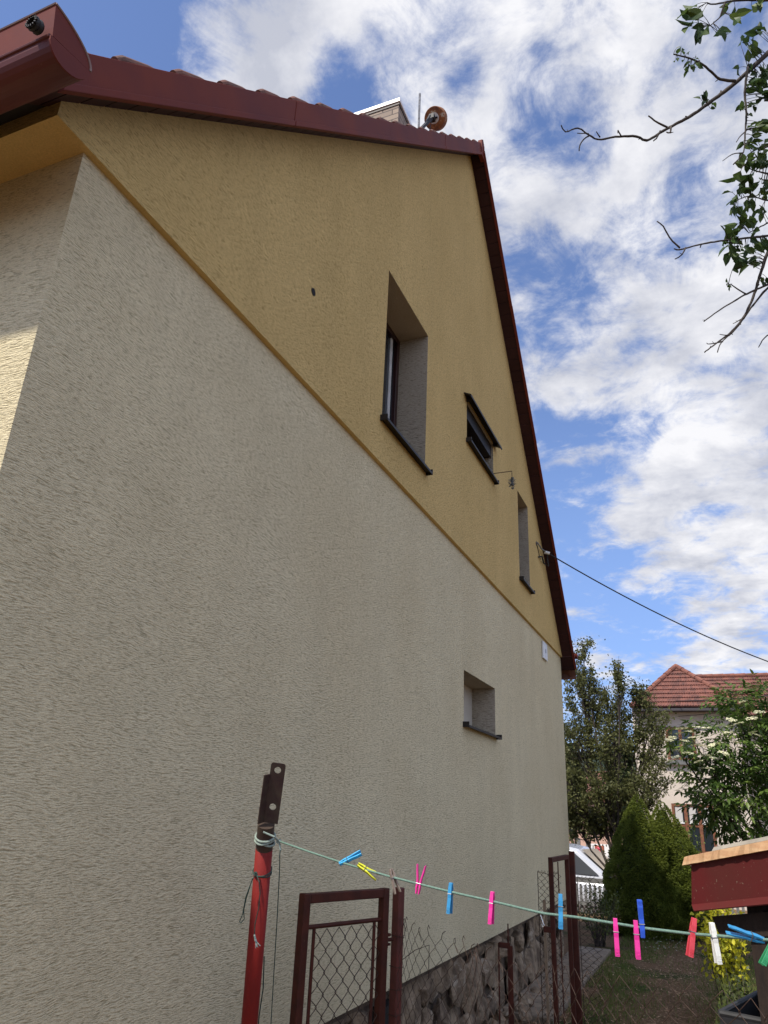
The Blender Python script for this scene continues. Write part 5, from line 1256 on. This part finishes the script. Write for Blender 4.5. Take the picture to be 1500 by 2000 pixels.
for sg in (1, -1):
    s = MB(); yb, yt = sg * .835, sg * .675; s.add([(-1.2, yb, .95), (-.15, yb, .95), (-.15, yt, 1.40), (-.85, yt, 1.41)], [(0, 1, 2, 3)]); s.add([(-.08, yb, .95), (.78, yb + sg * .002, .95), (.20, yt, 1.36), (-.08, yt, 1.40)], [(0, 1, 2, 3)])
    cobj('side_window', s, CARG, car)
for wx in (-1.25, 1.3):
    for sg in (1, -1):
        s = MB(); s.tube([(wx, sg * .70, .30), (wx, sg * .88, .30)], .30, 22); w_ = cobj('wheel', s, BLACK, car); s = MB(); s.tube([(wx, sg * .88, .30), (wx, sg * .89, .30)], .19, 16); cobj('rim', s, STEEL, w_)
s = MB(); s.tube([(-.1, .0, 1.51), (-.16, .0, 1.60)], .006, 5); cobj('aerial', s, BLACK, car)
s = MB(); s.obox((1.0, -.93, .98), (.06, 0, 0), (0, .07, 0), (0, 0, .06)); cobj('mirror', s, CARP, car, bevel=.02)
for sg in (1, -1): s = MB(); s.obox((1.93, sg * .55, .62), (.06, 0, 0), (0, .13, 0), (0, 0, .07)); cobj('headlight', s, WHITE, car, bevel=.02)

# low wall, posts and pots across the street
s = MB()
for i in range(16):
    x = -5.2 + i * .14; s.bar((x, 24, -.5), (x, 24, .93 - .04 * (i % 3)), .05, .02)
far_f = thing('slat_fence', (-4, 24, -.5), 'dark slatted fence with two thick pale posts, behind the car', 'fence'); obj('slats', s, mat('dark_slats', (.05, .045, .045, 1), .8), far_f)
for x_ in (aty(1131, 1640, 24).x, aty(1149, 1650, 24).x):
    s = MB(); z1 = 1.05 if x_ < -3.6 else .95; s.bar((x_, 23.9, -.5), (x_, 23.9, aty(1131 if x_ < -3.6 else 1149, 1637 if x_ < -3.6 else 1642, 23.9).z), .09, .09); obj('pale_post', s, FENW, far_f)
gt_ = thing('brick_gatepost', tuple(aty(1172, 1680, 23.5)), 'orange brick gatepost with a pot of pink flowers on it, behind the car', 'gatepost')
c = aty(1172, 1652, 23.5); s = MB(); s.box((c.x - .14, 23.4, -.5), (c.x + .1, 23.6, c.z)); obj('pillar', s, mat('orange_brick', (.42, .13, .07, 1), .85, var=(.30, .09, .05, 1), vscale=8), gt_)
fp = thing('flower_pot', tuple(aty(1172, 1675, 23.2)), 'small terracotta pot of pink flowers beside the brick gatepost', 'flower pot'); c = aty(1173, 1680, 23.2)
s = MB(); s.tube([(c.x, 23.2, c.z - .10), (c.x, 23.2, c.z + .05)], [.10, .14], 12); obj('pot', s, mat('terracotta', (.35, .10, .06, 1), .8), fp)
s = MB(); [qleaf(s, Vector((c.x, 23.2, c.z + .15)) + rdir() * rnd(0, .15), rdir(), .07, .05) for i in range(160)]; obj('foliage', s, TREEL, fp)
s = MB(); [qleaf(s, Vector((c.x - .03, 23.15, c.z + .27)) + rdir() * rnd(0, .10), rdir(), .06, .05) for i in range(40)]; obj('blossom', s, mat('pink_blossom', (.8, .12, .18, 1), .7), fp)
c = aty(1190, 1668, 26); s = MB(); s.box((c.x - .55, 26, -.5), (c.x + .6, 26.3, aty(1185, 1650, 26).z)); obj('garden_wall', s, mat('white_wall', (.75, .74, .72, 1), .8), loc=(c.x, 26, -.5), label='short white garden wall behind the brick gatepost', cat='wall')

# neighbour's house ---------------------------------------------------
NW = mat('neighbour_render', (.56, .49, .41, 1), .9, var=(.50, .435, .36, 1), vscale=3, bump=.3, bscale=50)
def tilemat():
    m = bpy.data.materials.new('clay_roof_tile'); m.use_nodes = True; nt = m.node_tree; N = nt.nodes; L = nt.links; p = N['Principled BSDF']; p.inputs['Roughness'].default_value = .85
    g = N.new('ShaderNodeTexCoord'); w = N.new('ShaderNodeTexWhiteNoise'); mp = N.new('ShaderNodeVectorMath'); mp.operation = 'SNAP'; mp.inputs[1].default_value = (.075, 5, .13); L.new(g.outputs['Object'], mp.inputs[0]); L.new(mp.outputs[0], w.inputs[0])
    n = N.new('ShaderNodeTexNoise'); n.inputs['Scale'].default_value = 5; n.inputs['Detail'].default_value = 6; L.new(g.outputs['Object'], n.inputs['Vector'])
    a = N.new('ShaderNodeMath'); a.operation = 'MULTIPLY_ADD'; L.new(w.outputs[0], a.inputs[0]); a.inputs[1].default_value = .35; L.new(n.outputs[0], a.inputs[2])
    r = N.new('ShaderNodeValToRGB'); L.new(a.outputs[0], r.inputs[0]); r.color_ramp.elements[0].color = (.085, .040, .032, 1); r.color_ramp.elements[0].position = .35; r.color_ramp.elements[1].color = (.20, .078, .055, 1); r.color_ramp.elements[1].position = .85
    L.new(r.outputs[0], p.inputs['Base Color']); return m
CT = tilemat(); RIDGEM = mat('ridge_clay', (.24, .095, .062, 1), .85, var=(.15, .06, .045, 1), vscale=6)
NY = 24.0
nh = thing('neighbour_house', (0, 26, -.5), 'cream two-storey house with a hipped red tile roof beyond the garden', 'house')
eL = aty(1240, 1379, NY); eR = aty(1450, 1379, NY); apx = aty(1320, 1303, NY + 2.1)
def at_y_noz(x, y, Yv): return aty(x, y, Yv)
s = MB()
wl_x0 = aty(1243, 1500, NY + .35).x; wl_x1 = aty(1442, 1400, NY + .35).x
ez = eR.z
s.box((wl_x0, NY + .35, -.6), (wl_x1, NY + 7, ez - .02)); s.box((wl_x1, NY + 2.6, -.6), (wl_x1 + 9, NY + 9, ez - .02))
obj('wall', s, NW, nh)
def tiled(mb, P0, P1, P2, P3, courses, rolls):
    """P0-P1 eave edge, P3-P2 upper edge"""
    P0, P1, P2, P3 = map(Vector, (P0, P1, P2, P3)); nrm = (P1 - P0).cross(P3 - P0).normalized()
    if nrm.z < 0: nrm = -nrm
    W = (P1 - P0).length
    for c_ in range(courses):
        t0 = c_ / courses; t1 = (c_ + 1) / courses
        a0, b0 = P0.lerp(P3, t0), P1.lerp(P2, t0); a1, b1 = P0.lerp(P3, t1), P1.lerp(P2, t1)
        n_ = max(2, int((b0 - a0).length / .02)); vs = []
        for (a, b, up, rl_) in ((a0, b0, -.02, 0), (a0, b0, .035, 1), (a1, b1, .0, 1)):
            for i in range(n_ + 1):
                q = a.lerp(b, i / n_); x = (a0 - P0).dot((P1 - P0).normalized()) + (b0 - a0).length * i / n_
                vs.append(q + nrm * (up + rl_ * .011 * math.sin(x / .075 * 2 * math.pi)))
        mb.add(vs, [(r * (n_ + 1) + i, r * (n_ + 1) + i + 1, (r + 1) * (n_ + 1) + i + 1, (r + 1) * (n_ + 1) + i) for r in range(2) for i in range(n_)])
s = MB()
eL2 = Vector((eL.x - .1, NY, ez)); eR2 = Vector((eR.x, NY, ez)); A_ = apx
tiled(s, eL2, eR2, A_ + Vector((.03, 0, 0)), A_ - Vector((.03, 0, 0)), 10, 8)
# wing's right slope and left slope
A2 = A_ + Vector((0, 3.5, 0)); tiled(s, eR2, eR2 + Vector((0, 5, 0)), A2, A_, 8, 8); tiled(s, eL2 + Vector((0, 7, 0)), eL2, A_, A2, 8, 8)
# main roof behind
rr_ = aty(1500, 1322, NY + 4.5); rl0 = aty(1360, 1322, NY + 4.5); zr = (rr_.z + rl0.z) / 2
tiled(s, (eR2.x - 2.4, NY + 2.2, ez), (eR2.x + 9, NY + 2.2, ez), (eR2.x + 9, NY + 4.5, zr), (rl0.x - .5, NY + 4.5, zr), 10, 8)
tiled(s, (eR2.x + 9, NY + 7.5, ez), (eR2.x - 2.4, NY + 7.5, ez), (rl0.x - .5, NY + 4.5, zr), (eR2.x + 9, NY + 4.5, zr), 9, 8)
nr = obj('roof', s, CT, nh)
def ridge(mb, a, b, r=.075):
    a = Vector(a); b = Vector(b); n_ = max(2, int((b - a).length / .34)); d = (b - a) / n_
    for i in range(n_): mb.tube([a + d * i, a + d * (i + .92), a + d * (i + 1.02)], [r * .92, r * 1.08, r * 1.15], 10)
s = MB(); up_ = Vector((0, 0, .04)); ridge(s, A_ + up_, eR2 + up_); ridge(s, A_ + up_, eL2 + up_); ridge(s, A_ + up_, A2 + up_); ridge(s, (rl0.x - .5, NY + 4.5, zr + .04), (eR2.x + 9, NY + 4.5, zr + .04)); obj('ridge_tiles', s, RIDGEM, nr)
s = MB(); s.box((eL2.x, NY - .03, ez - .12), (eR2.x + .02, NY + .36, ez - .045)); s.box((eR2.x + .02 - .3, NY + .36, ez - .12), (eR2.x + .02, NY + 2.6, ez - .045)); s.box((eR2.x + .02, NY + 2.15, ez - .12), (eR2.x + 9, NY + 2.6, ez - .045)); obj('eave_board', s, mat('dark_eave', (.05, .045, .05, 1), .7), nh)
BRW = mat('brown_window_wood', (.20, .075, .035, 1), .6, var=(.13, .05, .025, 1), vscale=10)
CURT = mat('roller_blind', (.45, .43, .40, 1), .9)
def nwin(x0, y0, x1, y1, cols, rows, blind, sillw=True):
    a = aty(x0, y0, NY + .35); b = aty(x1, y1, NY + .35); yy = NY + .35; z1, z0 = a.z, b.z; xa, xb = a.x, b.x
    s = MB(); f = .075
    s.box((xa, yy - .03, z0), (xa + f, yy + .02, z1)); s.box((xb - f, yy - .03, z0), (xb, yy + .02, z1)); s.box((xa + f, yy - .03, z1 - f), (xb - f, yy + .02, z1)); s.box((xa + f, yy - .03, z0), (xb - f, yy + .02, z0 + f))
    xs_ = [xa + (xb - xa) * i / cols for i in range(cols + 1)]
    for x in xs_[1:-1]: s.box((x - .045, yy - .027, z0 + f), (x + .045, yy + .02, z1 - f))
    zsp = z0 + (z1 - z0) * .56
    if rows > 1:
        for x, x2 in zip(xs_, xs_[1:]): s.box((x + .046, yy - .025, zsp - .04), (x2 - .046, yy + .02, zsp + .04))
    w = obj('window', s, BRW, nh)
    s = MB(); s.add([(xa, yy - .006, z0), (xb, yy - .006, z0), (xb, yy - .006, z1), (xa, yy - .006, z1)], [(0, 1, 2, 3)]); obj('pane', s, GLASS, w)
    if blind:
        s = MB()
        for x, x2 in zip(xs_, xs_[1:]): s.box((x + .09, yy - .012, zsp + .05), (x2 - .09, yy - .008, z1 - f - .01))
        obj('roller_blind', s, CURT, w); s = MB()
        for x, x2 in zip(xs_, xs_[1:]): s.box((x + .05, yy - .05, zsp + .04), (x2 - .05, yy - .02, zsp + .07))
        obj('blind_bar', s, WHITE, w)
    if sillw:
        s = MB(); s.box((xa - .1, yy - .13, z0 - .12), (xb + .1, yy + .0, z0 - .06)); s.box((xa, yy - .045, z0 - .055), (xb, yy - .031, z0 + .02)); obj('window_sill', s, FENW, w)
nwin(1299, 1420, 1362, 1486, 2, 1, False); nwin(1311, 1569, 1403, 1670, 3, 2, True, False)

# wires by the neighbour's house
w0 = aty(1500, 1350, 20); w1_ = aty(1320, 1369, NY - .05)
s = MB(); s.tube(catenary(w0 + (w0 - w1_) * .8, w1_, .10), .014, 5); obj('street_wire', s, BLACK, loc=tuple(w1_), label='thick dark wire crossing low over the red tiled roof', cat='wire')
w0 = aty(1448, 1384, NY - .1); w1_ = aty(1325, 1399, NY + .2); s = MB(); s.tube(catenary(w0, w1_, .03), .008, 5); obj('house_wire', s, BLACK, loc=tuple(w1_), label='thin wire under the eaves of the cream neighbour house', cat='wire')

# further house glimpsed through the tree, and the wooded hill
dh = thing('distant_house', (-6.5, 40, -.5), 'pinkish house with a red roof glimpsed through the garden tree', 'house')
x0 = aty(1060, 1540, 40).x; x1 = aty(1225, 1600, 40).x; zt_ = aty(1150, 1560, 40).z
s = MB(); s.box((x0, 40, -.6), (x1, 47, zt_)); obj('wall', s, mat('pink_render', (.55, .36, .28, 1), .9, var=(.5, .32, .25, 1)), dh)
s = MB(); s.prism([(39.6, zt_), (47.4, zt_), (43.5, zt_ + 1.5)], lambda a, b, t: (t, a, b), x0 - .4, x1 + .3); obj('roof', s, CT, dh)
for i in range(4):
    s = MB(); xx = x0 + .9 + i * 1.35; s.box((xx, 39.95, .9), (xx + .7, 39.99, 2.0)); obj('window', s, GLASS, dh)
HILLM = leafmat('wooded_hill', [(.014, .026, .012, 1), (.028, .045, .018, 1), (.05, .07, .03, 1)], 0, .9, .02)
s = MB()
def hz_(u):
    x = -330 + u * 660; return 33 + 8 * noise.noise(Vector((x * .008, 0, 0))) - (x + 50) * .05
s.grid(lambda u, v: (-330 + u * 660 + 0, 240 + v * 120, (hz_(u) + 1.6 * noise.noise(Vector((u * 90, v * 14, 0))) + .9 * noise.noise(Vector((u * 260, v * 30, 0)))) * math.sin(min(v * 1.15, 1) * math.pi / 2) - 2), 260, 26)
obj('hills', s, mat('wooded_slope', (.030, .048, .022, 1), .95, var=(.014, .024, .012, 1), vscale=.35, vdet=8, bump=1, bscale=.6, bdist=1.5), kind='structure')
# dark conifers by the street to fill behind the airy tree
random.seed(31)
DK = leafmat('dark_backdrop_leaf', [(.012, .022, .009, 1), (.03, .048, .016, 1), (.055, .075, .025, 1)], .25, .6, .8)
for (x, y, rx, rz_, lab) in ((1120, 1500, 45, 60, 'dark dense tree left behind the airy garden tree'), (1210, 1500, 40, 70, 'dark dense tree right behind the airy garden tree, beside the cream house')):
    c = aty(x, y, 30); k = 30 / FPX * 1.1
    cc = [(c.x + rnd(-.3, .3), 30 + rnd(-.4, .4), c.z + dz, rx * k * .8, rx * k * .8, rz_ * k * .5, 1.0) for dz in (-1.2, -.4, .5)]
    tree('street_tree', (c.x, 30, -.5), 5, cc, 5000, .17, DK, lab, .2, 40 + x, 6, 'dark trees beyond the street')
